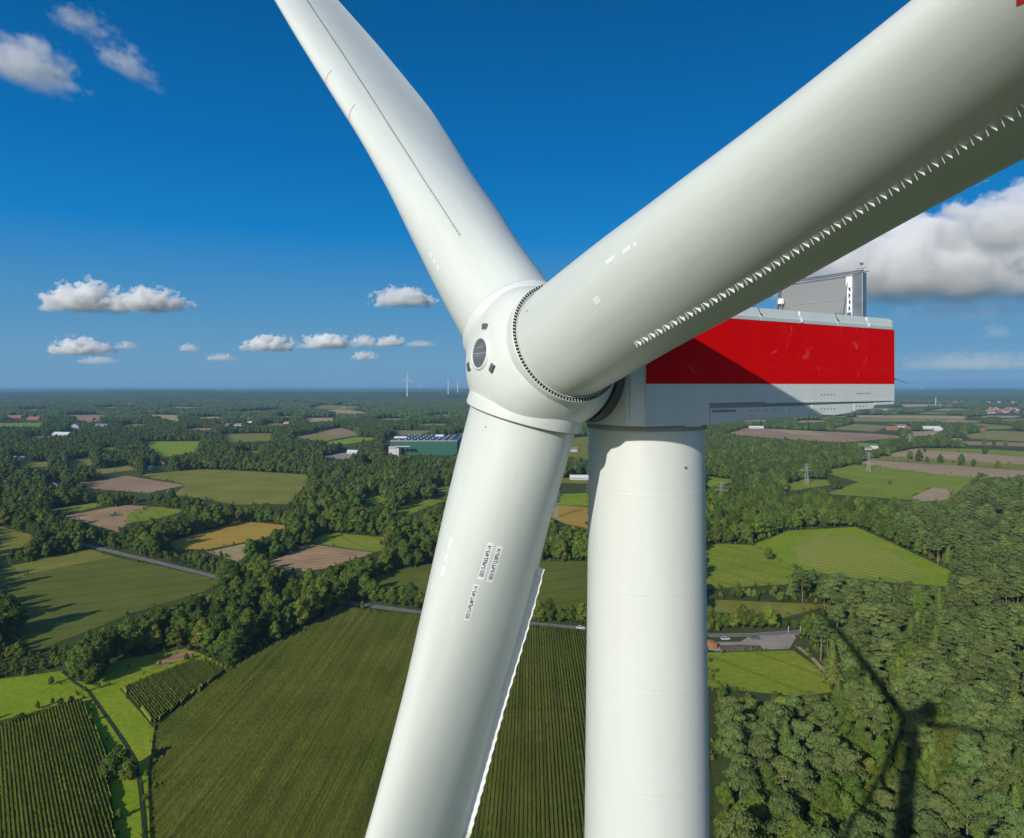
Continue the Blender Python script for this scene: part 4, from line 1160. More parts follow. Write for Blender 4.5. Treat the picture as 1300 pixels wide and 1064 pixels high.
for k in range(46):
    a_ = 1252 + random.random() * 42; b_ = 518 + random.random() * 7
    HOUSES.append((a_, b_, 11, 15, 4.5, random.uniform(0, 90), 'wb'[k % 3 == 0], 'rrrg'[k % 4], None))
for k in range(34):
    a_ = 1142 + random.random() * 160; b_ = 506.5 + random.random() * 5.5
    HOUSES.append((a_, b_, 13, 20, 5, random.uniform(0, 90), 'wwb'[k % 3], 'rgg'[k % 3], None))
for hx_, hy_, w_, l_, *_r in HOUSES:
    kx = F / G(hx_, hy_)[1]; rr_ = max(w_, l_) * kx * .55 + .8
    OPEN_PX.append(np.array([(hx_-rr_, hy_-.2-5*kx), (hx_+rr_, hy_-.2-5*kx), (hx_+rr_, hy_+.4), (hx_-rr_, hy_+.4)]))

def blocked(x, y, h, r):
    """would this tree hide ground that the photograph shows open?"""
    bad = np.zeros(x.shape, bool)
    for dz, dx, jit in ((0, 0, 0), (.25, -.55, 1), (.25, .55, 1), (.5, -.85, 1), (.5, .85, 1), (.9, 0, 1.5), (.75, -.5, 1.5), (.75, .5, 1.5)):
        px, py = proj(x + dx * r, y, dz * h)
        k = np.clip((py - CY) / 200, .1, 1)
        py = py + rng.normal(0, jit, x.shape) * k * 1.6
        for P_x in OPEN_PX: bad |= inpoly(px, py, P_x)
    # roadway itself
    for a, b in zip(ROAD[:-1], ROAD[1:]):
        a = np.array(a); b = np.array(b); d = b - a; L2 = d @ d
        t = np.clip(((x - a[0]) * d[0] + (y - a[1]) * d[1]) / L2, 0, 1)
        bad |= np.hypot(x - a[0] - t*d[0], y - a[1] - t*d[1]) < 4.5
    return bad
def scatter(y0, y1, sp, xk=.86):
    out = []
    yy = y0
    while yy < y1:
        X = np.arange(-xk * yy - 40, xk * yy + 40, sp)
        out.append(np.stack([X + rng.uniform(-.42, .42, X.shape) * sp, np.full(X.shape, yy) + rng.uniform(-.42, .42, X.shape) * sp], 1))
        yy += sp
    return np.concatenate(out)

near = scatter(165, 760, 6.6)
kind = np.zeros(len(near), int); px, py = proj(near[:, 0], near[:, 1], 0)
u1 = rng.random(len(near)); pine_zone = (px > 905) & (py > 742) | (px > 1100) & (py > 640) & (px > 1100 + (742 - py) * .6)
lower = (px > 895) & (px < 1120) & (py > 870)
zone_b = ((vnoise(near[:, 0], near[:, 1], 45) > .62) & pine_zone & ~lower)
for i in range(len(near)):
    if pine_zone[i]:
        if lower[i]: kind[i] = random.choice(L_[:1] + P_ + B_ + [8])
        elif zone_b[i]: kind[i] = random.choice(L_[::2] + [0, 2, 3] + P_)
        else: kind[i] = random.choice(P_ + P_ + P_ + L_[2:] + [3])
    else: kind[i] = random.choice(B_)
Hs = np.array([p[4] for p in protos])[kind]; Rs = np.array([p[5] for p in protos])[kind]
sc_ = rng.uniform(.62, 1.2, len(near)) * np.where(pine_zone, .92, 1)
# roadside and verge trees are smaller
ok = ~blocked(near[:, 0], near[:, 1], Hs * sc_, Rs * sc_)
dens = vnoise(near[:, 0] + 500, near[:, 1], 18)
ok &= ~(pine_zone & (dens < .20)) & ~(~pine_zone & (dens < .10))
ok &= np.where((~pine_zone), rng.random(len(near)) < .80, True)   # broad crowns need more room
ok &= ~((np.abs(near[:, 0] - TOW.x) < 16) & (np.abs(near[:, 1] - TOW.y) < 30))
ok &= ~((px < 2) & (py > 838) & (px > -900))
near = near[ok]; kind = kind[ok]; sc_ = sc_[ok]; pine_zone = pine_zone[ok]; lower = lower[ok]
rot = rng.uniform(0, 6.283, len(near))
# explicit trees the photograph shows standing alone: (px, py of the foot, proto index, scale, label)
SOLO = [(1155,583,0,1.0,'round tree standing first from the left in the strip between the two pinkish fields'),
 (1167,586,1,1.15,'largest round tree in the row between the two pinkish fields'),
 (1177,587,4,.9,'small tree just right of the largest one between the pinkish fields'),
 (1194,588,0,.95,'tree standing alone midway along the strip between the pinkish fields'),
 (1221,591,1,1.1,'broad dark tree on the right half of the strip between the pinkish fields'),
 (1236,592,4,1.0,'small pale tree right of the broad dark one in the strip'),
 (1267,593,4,.9,'low bush tree near the right end of the strip'),
 (1210,588,4,.5,'tiny bush between the solitary tree and the broad dark one'),
 (1130,615,4,.55,'single low bush in the middle of the big green meadow'),
 (1251,577,0,1.0,'tree on the far edge of the upper pinkish field'),
 (1174,574,4,.8,'thin dark tree at the left end of the upper green strip'),
 (976,711,4,.85,'round bush standing in the bright meadow right of the tower'),
 (1250,565,1,.9,'tree in the hedge beside the pale green field'),
 (1277,566,0,1.0,'tree beyond the pale green field near the right edge'),
 (1262,566,4,1.0,'bushy tree left of the one near the right edge'),
 (317,712,1,.95,'big round tree at the near end of the row between the brown fields'),
 (325,709,0,.9,'second tree of the row between the brown fields'),
 (333,706,3,.85,'third tree of the row between the brown fields'),
 (341,702,0,.8,'fourth tree of the row between the brown fields'),
 (349,698,1,.95,'tall tree in the middle of the row between the brown fields'),
 (357,695,3,.85,'tree right of the tall middle one between the brown fields'),
 (367,690,4,.9,'small tree at the far end of the row between the brown fields'),
 (376,687,4,.8,'last low tree of the row beside the green field'),
 (222,683,0,1.0,'dark tree at the left end of the yellow field'),
 (234,681,1,1.0,'dark tree second from the left beside the yellow field'),
 (247,677,3,.95,'tree standing before the yellow field, left of the gap'),
 (262,672,1,1.1,'broad tree on the upper edge of the yellow field'),
 (275,671,0,1.1,'tree right of the broad one above the yellow field'),
 (289,667,1,1.1,'largest tree above the yellow field'),
 (112,868,1,1.0,'big dark tree whose shadow falls on the grass strip, lower left'),
 (100,862,0,1.05,'dark tree left of the one shading the grass strip'),
 (124,858,3,.9,'tree at the corner of the wood beside the grass strip'),
 (12,806,1,1.2,'large tree at the left edge of the picture with a long shadow'),
 (22,800,0,.95,'tree right of the large one at the left edge'),
 (2,790,3,1.0,'tree behind the large one at the left edge'),
 (150,985,4,.9,'low willow bush between the ditch and the small maize field'),
 (163,990,2,.6,'pale bush beside the willow at the bottom of the ditch'),
 (138,990,4,.7,'bush at the near end of the small maize field'),
 (77,896,4,.35,'bush on the bank between the bright meadow and the small maize field'),
 (90,892,4,.3,'second small bush on the bank beside the bright meadow'),
 (27,917,4,.4,'dark bush on the near edge of the bright meadow'),
 (22,918,4,.35,'low dark bush at the left end of the meadow edge')]
def thing_tree(x, y, pi, s, rz, label, group=None):
    kind_, tm, cm, jm, H, Rr = protos[pi]
    t = empty(kind_ if s > .6 else 'bush', (x, y, 0), rz); t.scale = (s, s, s * (1 if s > .6 else .8))
    props(t, label, 'tree' if s > .6 else 'bush', group)
    link(bpy.data.objects.new('trunk', tm), t); link(bpy.data.objects.new('crown', cm), t)
    return t
for i, (a, b, pi, s, lab) in enumerate(SOLO):
    x, y = G(a, b); thing_tree(x, y, pi, s, i * 1.7, lab)
# avenue along the road
AV = [(x, 763 + (x - 440) * .125) for x in range(448, 548, 12)] + [(x, 794 + (x - 672) * .03) for x in range(684, 742, 14)] + [(x, 803) for x in range(905, 985, 11)]
for i, (a, b) in enumerate(AV):
    x, y = G(a, b)
    if a < 600: lab, grp = 'roadside tree above the maize, left of the hanging blade', 'roadside trees left of the hanging blade'
    elif a < 800: lab, grp = 'roadside tree between the hanging blade and the tower', 'roadside trees between blade and tower'
    else: lab, grp = 'roadside tree behind the paved yard, right of the tower', 'roadside trees behind the yard'
    nth = ['first', 'second', 'third', 'fourth', 'fifth', 'sixth', 'seventh', 'eighth', 'ninth'][(i if a < 600 else i - 9 if a < 800 else i - 14) % 9]
    lab = nth + ' ' + lab.replace('roadside tree', 'roadside tree from the left')
    thing_tree(x, y + 6, [4, 2, 0, 4][i % 4], random.uniform(.72, .92), i * 2.1, lab, grp)

# the largest visible forest trees become things, the rest one mass
px, py = proj(near[:, 0], near[:, 1], 12)
vis = (px > -10) & (px < 1310) & (py < 1075)
left_e = 593 - (py - 515) * .2222; right_e = 733 - (py - 545) * .2465
vis &= ~((px > left_e + 5) & (px < right_e - 5)) & ~((px > 752) & (px < 902))
order = np.argsort(near[:, 1] / sc_); order = [i for i in order if vis[i]][:215]
sel = np.zeros(len(near), bool); sel[order] = True
ADJ = {'pine_tree': 'scots pine', 'larch_tree': 'pointed conifer', 'broadleaf_tree': 'broadleaf tree'}
used = {}
for i in order:
    k = protos[kind[i]][0]; X_, Y_ = px[i], py[i]
    size = 'tall' if sc_[i] > 1.0 else 'small' if sc_[i] < .80 else 'middling'
    if kind[i] in (2, 10): size += ' yellowish green'
    if X_ > 900:
        row = ('near the yard' if Y_ < 900 else 'level with the hub shadow' if Y_ < 940 else 'just below the hub shadow' if Y_ < 985 else 'low beneath the hub shadow' if Y_ < 1030 else 'at the bottom edge')
        colm = ('right beside the tower' if X_ < 945 else 'some way right of the tower' if X_ < 1010 else 'left of the rotor shadow' if X_ < 1080 else 'left of the tower shadow' if X_ < 1140 else 'by the tower shadow' if X_ < 1180 else 'right of the tower shadow' if X_ < 1240 else 'at the right edge')
    else:
        row = 'behind, near the road' if Y_ < 800 else 'in the middle of the belt' if Y_ < 850 else 'on the near side'
        colm = ('at the left edge' if X_ < 60 else 'in the wood above the bright meadow' if X_ < 140 else 'in the wood above the grass strip' if X_ < 250 else 'in the wood corner beside the maize' if X_ < 350 else 'in the wood behind the maize' if X_ < 480 else 'in the wood behind the hanging blade')
    lab = f"{size} {ADJ[k]} {colm}, {row}"
    if len(lab.split()) > 16: lab = lab.replace('middling ', '').replace('tall ', '').replace(' of the belt', '')
    if len(lab.split()) > 16: lab = lab.replace(' green', '')
    grp = lab.replace(ADJ[k], ADJ[k] + 's')
    thing_tree(near[i, 0], near[i, 1], int(kind[i]), float(sc_[i]), float(rot[i]), lab, grp)

def instancer(name, pts, zs, idx, scl, rots, meshes, label):
    """one object of kind stuff: trees set on points by geometry nodes"""
    col = bpy.data.collections.new(name + '_sources')
    for k, m in enumerate(meshes):
        o = bpy.data.objects.new('s%02d' % k, m); col.objects.link(o)
    me = bpy.data.meshes.new(name); n = len(pts)
    me.vertices.add(n); me.vertices.foreach_set('co', np.column_stack([pts, zs]).astype(np.float32).ravel())
    for an, ty, data in (('kind_index', 'INT', idx.astype(np.int32)), ('size', 'FLOAT', scl.astype(np.float32)), ('turn', 'FLOAT', rots.astype(np.float32))):
        at = me.attributes.new(an, ty, 'POINT'); at.data.foreach_set('value', data)
    o = link(bpy.data.objects.new(name, me))
    ng = bpy.data.node_groups.new(name, 'GeometryNodeTree')
    ng.interface.new_socket('Geometry', in_out='INPUT', socket_type='NodeSocketGeometry')
    ng.interface.new_socket('Geometry', in_out='OUTPUT', socket_type='NodeSocketGeometry')
    N = ng.nodes; gi = N.new('NodeGroupInput'); go = N.new('NodeGroupOutput')
    ci = N.new('GeometryNodeCollectionInfo'); ci.inputs['Collection'].default_value = col
    ci.inputs['Separate Children'].default_value = True; ci.inputs['Reset Children'].default_value = True
    ip = N.new('GeometryNodeInstanceOnPoints'); ip.inputs['Pick Instance'].default_value = True
    def attr(nm, ty):
        a = N.new('GeometryNodeInputNamedAttribute'); a.data_type = ty; a.inputs['Name'].default_value = nm; return a
    ai, as_, ar = attr('kind_index', 'INT'), attr('size', 'FLOAT'), attr('turn', 'FLOAT')
    cx_ = N.new('ShaderNodeCombineXYZ'); ng.links.new(ar.outputs[0], cx_.inputs['Z'])
    ng.links.new(gi.outputs[0], ip.inputs['Points']); ng.links.new(ci.outputs[0], ip.inputs['Instance'])
    ng.links.new(ai.outputs[0], ip.inputs['Instance Index']); ng.links.new(as_.outputs[0], ip.inputs['Scale']); ng.links.new(cx_.outputs[0], ip.inputs['Rotation'])
    ng.links.new(ip.outputs[0], go.inputs[0])
    md = o.modifiers.new('trees', 'NODES'); md.node_group = ng
    return props(o, label=label, cat='woodland', kind='stuff')

r_ = ~sel
instancer('near_woodland', near[r_], np.zeros(r_.sum()), kind[r_], sc_[r_], rot[r_], [p[3] for p in protos], 'dense mixed wood of pines and broadleaf trees around the fields')
# undergrowth between the near trees
ug = scatter(165, 620, 5.0); ok = ~blocked(ug[:, 0], ug[:, 1], np.full(len(ug), 4.0), np.full(len(ug), 2.5)); ug = ug[ok]
ug = ug[rng.random(len(ug)) < .7]
instancer('undergrowth', ug, np.zeros(len(ug)), rng.integers(0, 3, len(ug)), rng.uniform(.22, .42, len(ug)), rng.uniform(0, 6.28, len(ug)), [protos[4][3], protos[2][3], protos[0][3]], 'low shrubs under the trees')
eg = []
for (nm_, mt_, pts) in FIELDS:
    g_ = [np.array(G(*p)) for p in pts]
    if min(q[1] for q in g_) > 1500: continue
    for a_, b_ in zip(g_, g_[1:] + g_[:1]):
        L_e = np.hypot(*(b_ - a_)); n_e = int(L_e / 2.2)
        if n_e < 1: continue
        t_e = rng.random(n_e)[:, None]; eg.append(a_ + (b_ - a_) * t_e + rng.normal(0, 1.3, (n_e, 2)))
eg = np.concatenate(eg); eg = eg[(eg[:, 1] > 150) & (eg[:, 1] < 1500)]
vn = vnoise(eg[:, 0] * 1.0, eg[:, 1], 22); keep_e = rng.random(len(eg)) < np.clip((vn - .25) * 1.6, .12, 1)
cl_ = ~((np.abs(eg[:, 0] - TOW.x) < 10) & (eg[:, 1] < 60)); eg = eg[keep_e & cl_]
rd = np.zeros(len(eg), bool)
for a, b in zip(ROAD[:-1], ROAD[1:]):
    a = np.array(a); b = np.array(b); d = b - a
    t = np.clip(((eg[:, 0] - a[0]) * d[0] + (eg[:, 1] - a[1]) * d[1]) / (d @ d), 0, 1); rd |= np.hypot(eg[:, 0] - a[0] - t*d[0], eg[:, 1] - a[1] - t*d[1]) < 3.4
eg = eg[~rd]
instancer('margin_shrubs', eg, np.zeros(len(eg)), rng.integers(0, 3, len(eg)), rng.choice([.05, .08, .11, .16, .24], len(eg), p=[.3, .3, .2, .13, .07]), rng.uniform(0, 6.28, len(eg)), [protos[2][3], protos[0][3], protos[10][3]], 'rough grass tussocks and shrubs along the field margins')
# middle distance
m1 = scatter(760, 2400, 9.0)
H1 = np.full(len(m1), 16.0); ok = ~blocked(m1[:, 0], m1[:, 1], H1, np.full(len(m1), 5.0))
ok &= vnoise(m1[:, 0], m1[:, 1], 28) > .12
m1 = m1[ok]; pxm, pym = proj(m1[:, 0], m1[:, 1], 0)
km = rng.integers(0, 4, len(m1)); pz = (pxm > 1180) & (pym > 600); km[pz] = rng.integers(4, 6, pz.sum())
instancer('middle_woodland', m1, np.zeros(len(m1)), km, rng.uniform(.72, 1.12, len(m1)), rng.uniform(0, 6.28, len(m1)), [m for m, h in mid], 'woods and hedges in the middle distance')
m2 = scatter(2400, 5200, 22.0)
ok = ~blocked(m2[:, 0], m2[:, 1], np.full(len(m2), 15.0), np.full(len(m2), 16.0))
vn = vnoise(m2[:, 0], m2[:, 1] * .45, 150); pxm, pym = proj(m2[:, 0], m2[:, 1], 0)
m2 = m2[ok & (vn > np.where(pxm > 1080, .46, .20))]
instancer('distant_woodland', m2, hill(m2[:, 0], m2[:, 1]), rng.integers(0, 4, len(m2)), rng.uniform(.8, 1.15, len(m2)), rng.uniform(0, 6.28, len(m2)), [m for m, h in groves], 'distant woods before the horizon')
m3 = scatter(5200, 17000, 56.0)
vn = vnoise(m3[:, 0], m3[:, 1] * .3, 420); pxm, pym = proj(m3[:, 0], m3[:, 1], 0)
m3 = m3[vn > np.where(pxm > 900, .26, .05)]
instancer('horizon_woodland', m3, hill(m3[:, 0], m3[:, 1]), rng.integers(0, 3, len(m3)), rng.uniform(.8, 1.2, len(m3)), rng.uniform(0, 6.28, len(m3)), [m for m, h in far], 'dark continuous forest along the horizon')

# ---------------------------------------------------------------- haze
hz = NT('haze_air'); hz.t.nodes.remove(hz.b)
pv = hz.n('ShaderNodeVolumePrincipled'); pv.inputs['Density'].default_value = 5.6e-5; pv.inputs['Color'].default_value = (.36, .67, 1.0, 1); pv.inputs['Anisotropy'].default_value = 0.0
hz.l(pv.outputs[0], hz.t.nodes['Material Output'].inputs['Volume'])
hb_ = MB().box((-92000, -3500, -1.2), (92000, 92000, 215))
haze = recalc(hb_.obj('haze', hz.mat)); props(haze, kind='stuff')
#@@PART4
# ---------------------------------------------------------------- clouds (real volumes, far off and high above the haze)
def cloud_mat(name, seed, dens, scale, soft, bias=.74, stretch=(1, 1, 1), namp=1.9, blur=.5):
    """cumulus: noise carved out of a flat based dome; object coordinates run -1..1"""
    q = NT(name); q.t.nodes.remove(q.b)
    g = q.n('ShaderNodeTexCoord')
    sx = q.n('ShaderNodeSeparateXYZ'); q.l(g.outputs['Object'], sx.inputs[0])
    def M_(op, a, b=None, c=None):
        nd = q.n('ShaderNodeMath', operation=op)
        for k_, v_ in enumerate((a, b, c)):
            if v_ is None: continue
            if isinstance(v_, (int, float)): nd.inputs[k_].default_value = v_
            else: q.l(v_, nd.inputs[k_])
        return nd.outputs[0]
    x2 = M_('MULTIPLY', sx.outputs['X'], sx.outputs['X']); y2 = M_('MULTIPLY', sx.outputs['Y'], sx.outputs['Y'])
    z = M_('ADD', sx.outputs['Z'], .62)           # base at z = -.62
    zz = M_('MULTIPLY', z, 1 / 1.45); z2 = M_('MULTIPLY', zz, zz)
    r2 = M_('ADD', M_('ADD', x2, y2), z2)
    r = M_('SQRT', r2)
    mp = q.n('ShaderNodeMapping'); mp.inputs['Location'].default_value = (seed * 3.7, seed * 1.3, seed * 2.1); mp.inputs['Scale'].default_value = stretch
    q.l(g.outputs['Object'], mp.inputs['Vector'])
    n1 = q.n('ShaderNodeTexNoise', Scale=scale, Detail=9.0, Roughness=0.56); q.l(mp.outputs[0], n1.inputs['Vector'])
    # solidity = 1 - r + strong noise, and cut off below the base
    f_ = M_('ADD', M_('SUBTRACT', bias, r), M_('MULTIPLY', M_('SUBTRACT', n1.outputs['Fac'], .5), namp))
    base = q.n('ShaderNodeMapRange'); base.inputs['From Min'].default_value = 0.0; base.inputs['From Max'].default_value = blur
    zb = M_('ADD', z, M_('MULTIPLY', M_('SUBTRACT', n1.outputs['Fac'], .5), .5)); q.l(zb, base.inputs['Value'])
    mr_ = q.n('ShaderNodeMapRange'); mr_.inputs['From Min'].default_value = 0.0; mr_.inputs['From Max'].default_value = soft; mr_.inputs['To Max'].default_value = dens
    q.l(f_, mr_.inputs['Value'])
    d_ = M_('MULTIPLY', mr_.outputs[0], base.outputs[0])
    sc = q.n('ShaderNodeVolumeScatter'); sc.inputs['Color'].default_value = (1, 1, 1, 1); sc.inputs['Anisotropy'].default_value = -0.1
    q.l(d_, sc.inputs['Density'])
    q.l(sc.outputs[0], q.t.nodes['Material Output'].inputs['Volume'])
    q.mat.cycles.volume_step_rate = STEP
    return q.mat
STEP = 0.35
def cloud(px0, px1, py_top, py_base, base_h, seed, label, dens=.02, scale=2.1, soft=.08, namp=2.02, blur=.42, depth=.8, stretch=None, rx=0.0, bias=.74):
    dist = F * base_h / (CY - py_base)
    k = dist / F
    w = (px1 - px0) * k / 2; h = (py_base - py_top) * k
    cxw = ((px0 + px1) / 2 - CX) * k
    hz_ = h / 1.75
    ico = bmesh.new(); bmesh.ops.create_icosphere(ico, subdivisions=3, radius=1.18)
    me = bpy.data.meshes.new('cloud'); ico.to_mesh(me); ico.free()
    asp = w / hz_
    st = stretch or (max(1.0, asp * .8), max(1.0, asp * .8 * depth), 1.0)
    me.materials.append(cloud_mat('cloud_vapour', seed, dens, scale, soft, bias, st, namp, blur))
    o = link(bpy.data.objects.new('cloud', me))
    o.scale = (w, w * depth, hz_); o.location = (cxw, dist + w * depth * .3, EYE + base_h + hz_ * .62)
    o.rotation_euler = (0, rx, 0)
    return props(o, label, 'cloud')
cloud(36, 158, 342, 394, 1100, 1, 'larger left head of the joined pair of white cumulus clouds, left above the horizon', dens=.013)
cloud(120, 236, 350, 394, 1080, 2, 'flatter right half of the joined cumulus pair, left above the horizon', dens=.012)
cloud(462, 560, 352, 388, 1080, 3, 'single small white cumulus left of the hub', dens=.012)
cloud(48, 140, 418, 450, 1000, 4, 'low white cloud below the cumulus pair on the left', dens=.008)
cloud(300, 378, 416, 445, 1080, 6, 'leftmost cloud of the low row left of the hub', dens=.010)
cloud(372, 450, 414, 442, 1080, 7, 'second cloud of the low row left of the hub', dens=.010)
cloud(440, 482, 418, 440, 1080, 8, 'third cloud of the low row left of the hub', dens=.008)
cloud(472, 520, 420, 439, 1080, 9, 'last cloud of the low row, nearest the hub', dens=.009)
cloud(140, 176, 428, 443, 1000, 21, 'small faint puff right of the low white cloud', dens=.004)
cloud(256, 300, 444, 458, 900, 22, 'faint scrap low over the left horizon', dens=.0035)
cloud(510, 556, 428, 440, 1000, 23, 'faint scrap of cloud right of the low row, by the blade root', dens=.003)
cloud(90, 150, 448, 462, 900, 24, 'pale streak of cloud near the left horizon', dens=.002)
cloud(222, 254, 432, 446, 1000, 10, 'faint little cloud between the low cloud and the low row', dens=.006)
cloud(442, 482, 441, 457, 1000, 11, 'faint scrap of cloud under the low row', dens=.005)
cloud(990, 1400, 262, 378, 1200, 12, 'broad grey based cumulus bank behind the cooler', dens=.0040, soft=.16, depth=.5, scale=1.9, bias=1.08, namp=2.0, blur=.75)
cloud(1190, 1420, 222, 318, 1350, 13, 'tall white cloud head rising at the right edge behind the cumulus bank', dens=.0050, soft=.12, depth=.5, scale=1.9, bias=.98, namp=2.1, blur=.7)
cloud(-60, 112, 8, 100, 1400, 14, 'ragged white cloud at the upper left corner', dens=.010, soft=.30, bias=.70, rx=.30, scale=1.7, namp=2.0)
cloud(30, 170, -26, 36, 1350, 15, 'torn streak of cloud at the very top left', dens=.009, soft=.5, bias=.55, rx=.25)
cloud(84, 226, 26, 88, 1350, 16, 'slanting streak of cloud right of the ragged one, upper left', dens=.010, soft=.5, bias=.55, rx=.45)
cloud(1080, 1420, 352, 402, 1100, 18, 'thin grey veil of cloud under the cumulus bank at the right', dens=.0006, soft=.8, bias=.8)
cloud(1120, 1390, 432, 470, 700, 19, 'faint pale streak of cloud just above the right horizon', dens=.00035, soft=.8, bias=.8)
cloud(1240, 1300, 395, 430, 900, 17, 'thin grey wisp at the right above the horizon', dens=.0012, soft=.6)
#@@PART5

# ---------------------------------------------------------------- buildings
WALLW = plain('render_white', (.55, .54, .51), .8, noise=.15); WALLB = plain('brick_wall', (.30, .14, .09), .85, noise=.3)
ROOFR = plain('red_tiles', (.38, .12, .07), .8, noise=.3); ROOFG = plain('grey_roof', (.20, .20, .21), .8, noise=.25); ROOFW = plain('white_sheet_roof', (.62, .63, .62), .6, noise=.1)
PANE = plain('window_pane', (.05, .06, .07), .15)
def house_meshes(w, l, h, wk, rk):
    a = MB(); rh = w * .34
    a.prism([(-w/2, 0), (w/2, 0), (w/2, h), (0, h + rh - .15), (-w/2, h)], -l/2, l/2)
    walls = mkmesh_simple(a, 'wall', {'w': WALLW, 'b': WALLB}[wk])
    r_b = MB()
    for sg in (-1, 1):
        v_ = [(sg*(w/2+.5), -l/2-.4, h-.25), (sg*(w/2+.5), l/2+.4, h-.25), (0, l/2+.4, h+rh+.08), (0, -l/2-.4, h+rh+.08)]
        r_b.add(v_ + [(p[0], p[1], p[2] + .22) for p in v_], [(0,1,2,3),(7,6,5,4),(0,4,5,1),(1,5,6,2),(2,6,7,3),(3,7,4,0)])
    roof = mkmesh_simple(r_b, 'roof', {'r': ROOFR, 'g': ROOFG, 'w': ROOFW}[rk])
    wd = MB()
    for y in np.arange(-l/2 + 2, l/2 - 1, 3.2):
        for sg in (-1, 1): wd.box((sg*w/2 - .04, y - .6, 1.0), (sg*w/2 + .04, y + .6, 2.4))
    win = mkmesh_simple(wd, 'windows', PANE)
    return walls, roof, win
def mkmesh_simple(mb, name, mat):
    me = bpy.data.meshes.new(name); me.from_pydata([tuple(p) for p in mb.v], [], mb.f); me.materials.append(mat)
    bm = bmesh.new(); bm.from_mesh(me); bmesh.ops.recalc_face_normals(bm, faces=bm.faces); bm.to_mesh(me); bm.free()
    return me
cache = {}
for n_, (a, b, w, l, h, rot_, wk, rk, lab) in enumerate(HOUSES):
    x, y = G(a, b); key = (w, l, h, wk, rk)
    if key not in cache: cache[key] = house_meshes(*key)
    t = empty('house' if w < 14 else 'barn', (x, y, float(hill(x, y))), R(rot_))
    if lab is None:
        col_ = {'r': 'red', 'g': 'grey'}[rk]; wl = {'w': 'white', 'b': 'brick'}[wk]
        if b > 515: ps_ = 'left end' if a < 1263 else 'middle' if a < 1280 else 'right end'; fb = 'front row' if b > 522 else 'back row'; lab = f'{col_} roofed {wl} house at the {ps_} of the right edge village, {fb}'; grp = lab.replace('house', 'houses')
        else: ps_ = 'near the nacelle' if a < 1190 else 'halfway to the right edge' if a < 1250 else 'near the right edge'; lab = f'{col_} roofed {wl} house of the far settlement {ps_}, under the horizon'; grp = lab.replace('house', 'houses')
        props(t, lab, 'house', grp)
    else: props(t, lab, 'house' if w < 14 else 'barn')
    for nm_, m_ in zip(('wall', 'roof', 'window_row'), cache[key]):
        o = link(bpy.data.objects.new(nm_, m_), t)
        if nm_ == 'window_row': o['kind'] = 'stuff'

# green high bay hall with solar roof
HG = plain('hall_green', (.008, .095, .055), .55, noise=.15, nscale=.05)
HX0, HX1, HY0, HY1, HZ = -217.0, -98.0, 1267.0, 1425.0, 25.0
hall = empty('warehouse', ((HX0+HX1)/2, HY0, 0)); props(hall, 'large dark green warehouse with solar panels on its roof beside the hanging blade', 'warehouse')
w_, d_ = (HX1-HX0)/2, HY1-HY0
def hp_(mb, nm, mat): return recalc(mb.obj(nm, mat, hall))
hp_(MB().box((-w_, 0, 0), (w_, d_, HZ)), 'wall', HG)
hp_(MB().box((-w_-.3, -.3, HZ), (w_+.3, d_+.3, HZ+.7)), 'roof', ROOFG)
hp_(MB().box((-w_-.32, -.36, HZ+.2), (w_+.32, -.31, HZ+.9)), 'roof_edge', ROOFW)
SOL = plain('solar_cells', (.030, .032, .055), .4, .1)
pm = mkmesh_simple(MB().box((-4.6, -5.2, 0), (4.6, 5.2, .5)), 'solar_panel_array', SOL)
lm = mkmesh_simple(MB().box((-.9, -4, 0), (.9, 4, 1.3)), 'roof_light', ROOFW)
for i in range(10):
    for j in range(11):
        if (i * 7 + j * 3) % 11 == 0: continue
        o = link(bpy.data.objects.new('solar_panel_array', pm), hall); o.location = (-w_+8+i*11.3, 10 + j*13.6, HZ+.75)
for i in range(9):
    for j in range(4):
        o = link(bpy.data.objects.new('roof_light', lm), hall); o.location = (-w_+13.6+i*11.3, 16 + j*40, HZ+.7)
hp_(MB().box((-w_-3, 60, HZ+.7), (-w_+20, 72, HZ+4)), 'roof_unit', ROOFW)
hp_(MB().box((10, 100, HZ+.7), (26, 112, HZ+4.5)), 'roof_unit', ROOFW)
off = empty('office_block', (-216+8, 1250, 0)); props(off, 'small white office block in front of the green warehouse', 'office')
recalc(MB().box((-9, 0, 0), (9, 9, 17.0)).obj('wall', WALLW, off)); recalc(MB().box((-9.2, -.2, 17.0), (9.2, 9.2, 17.4)).obj('roof', ROOFG, off))
for k in range(5): MB().box((-8+k*3.4, -.06, 13.2), (-6.2+k*3.4, .05, 15.3)).obj('window', PANE, off)
can = empty('canopy', (-192, 1246, 0)); props(can, 'long white canopy beside the office block of the green warehouse', 'canopy')
MB().box((-13, 0, 17), (13, 9, 17.8)).obj('roof', ROOFW, can)
for x_ in (-12, -4, 4, 12): MB().tube((x_, 4, 0), (x_, 4, 17), .3).obj('post', STEEL, can)

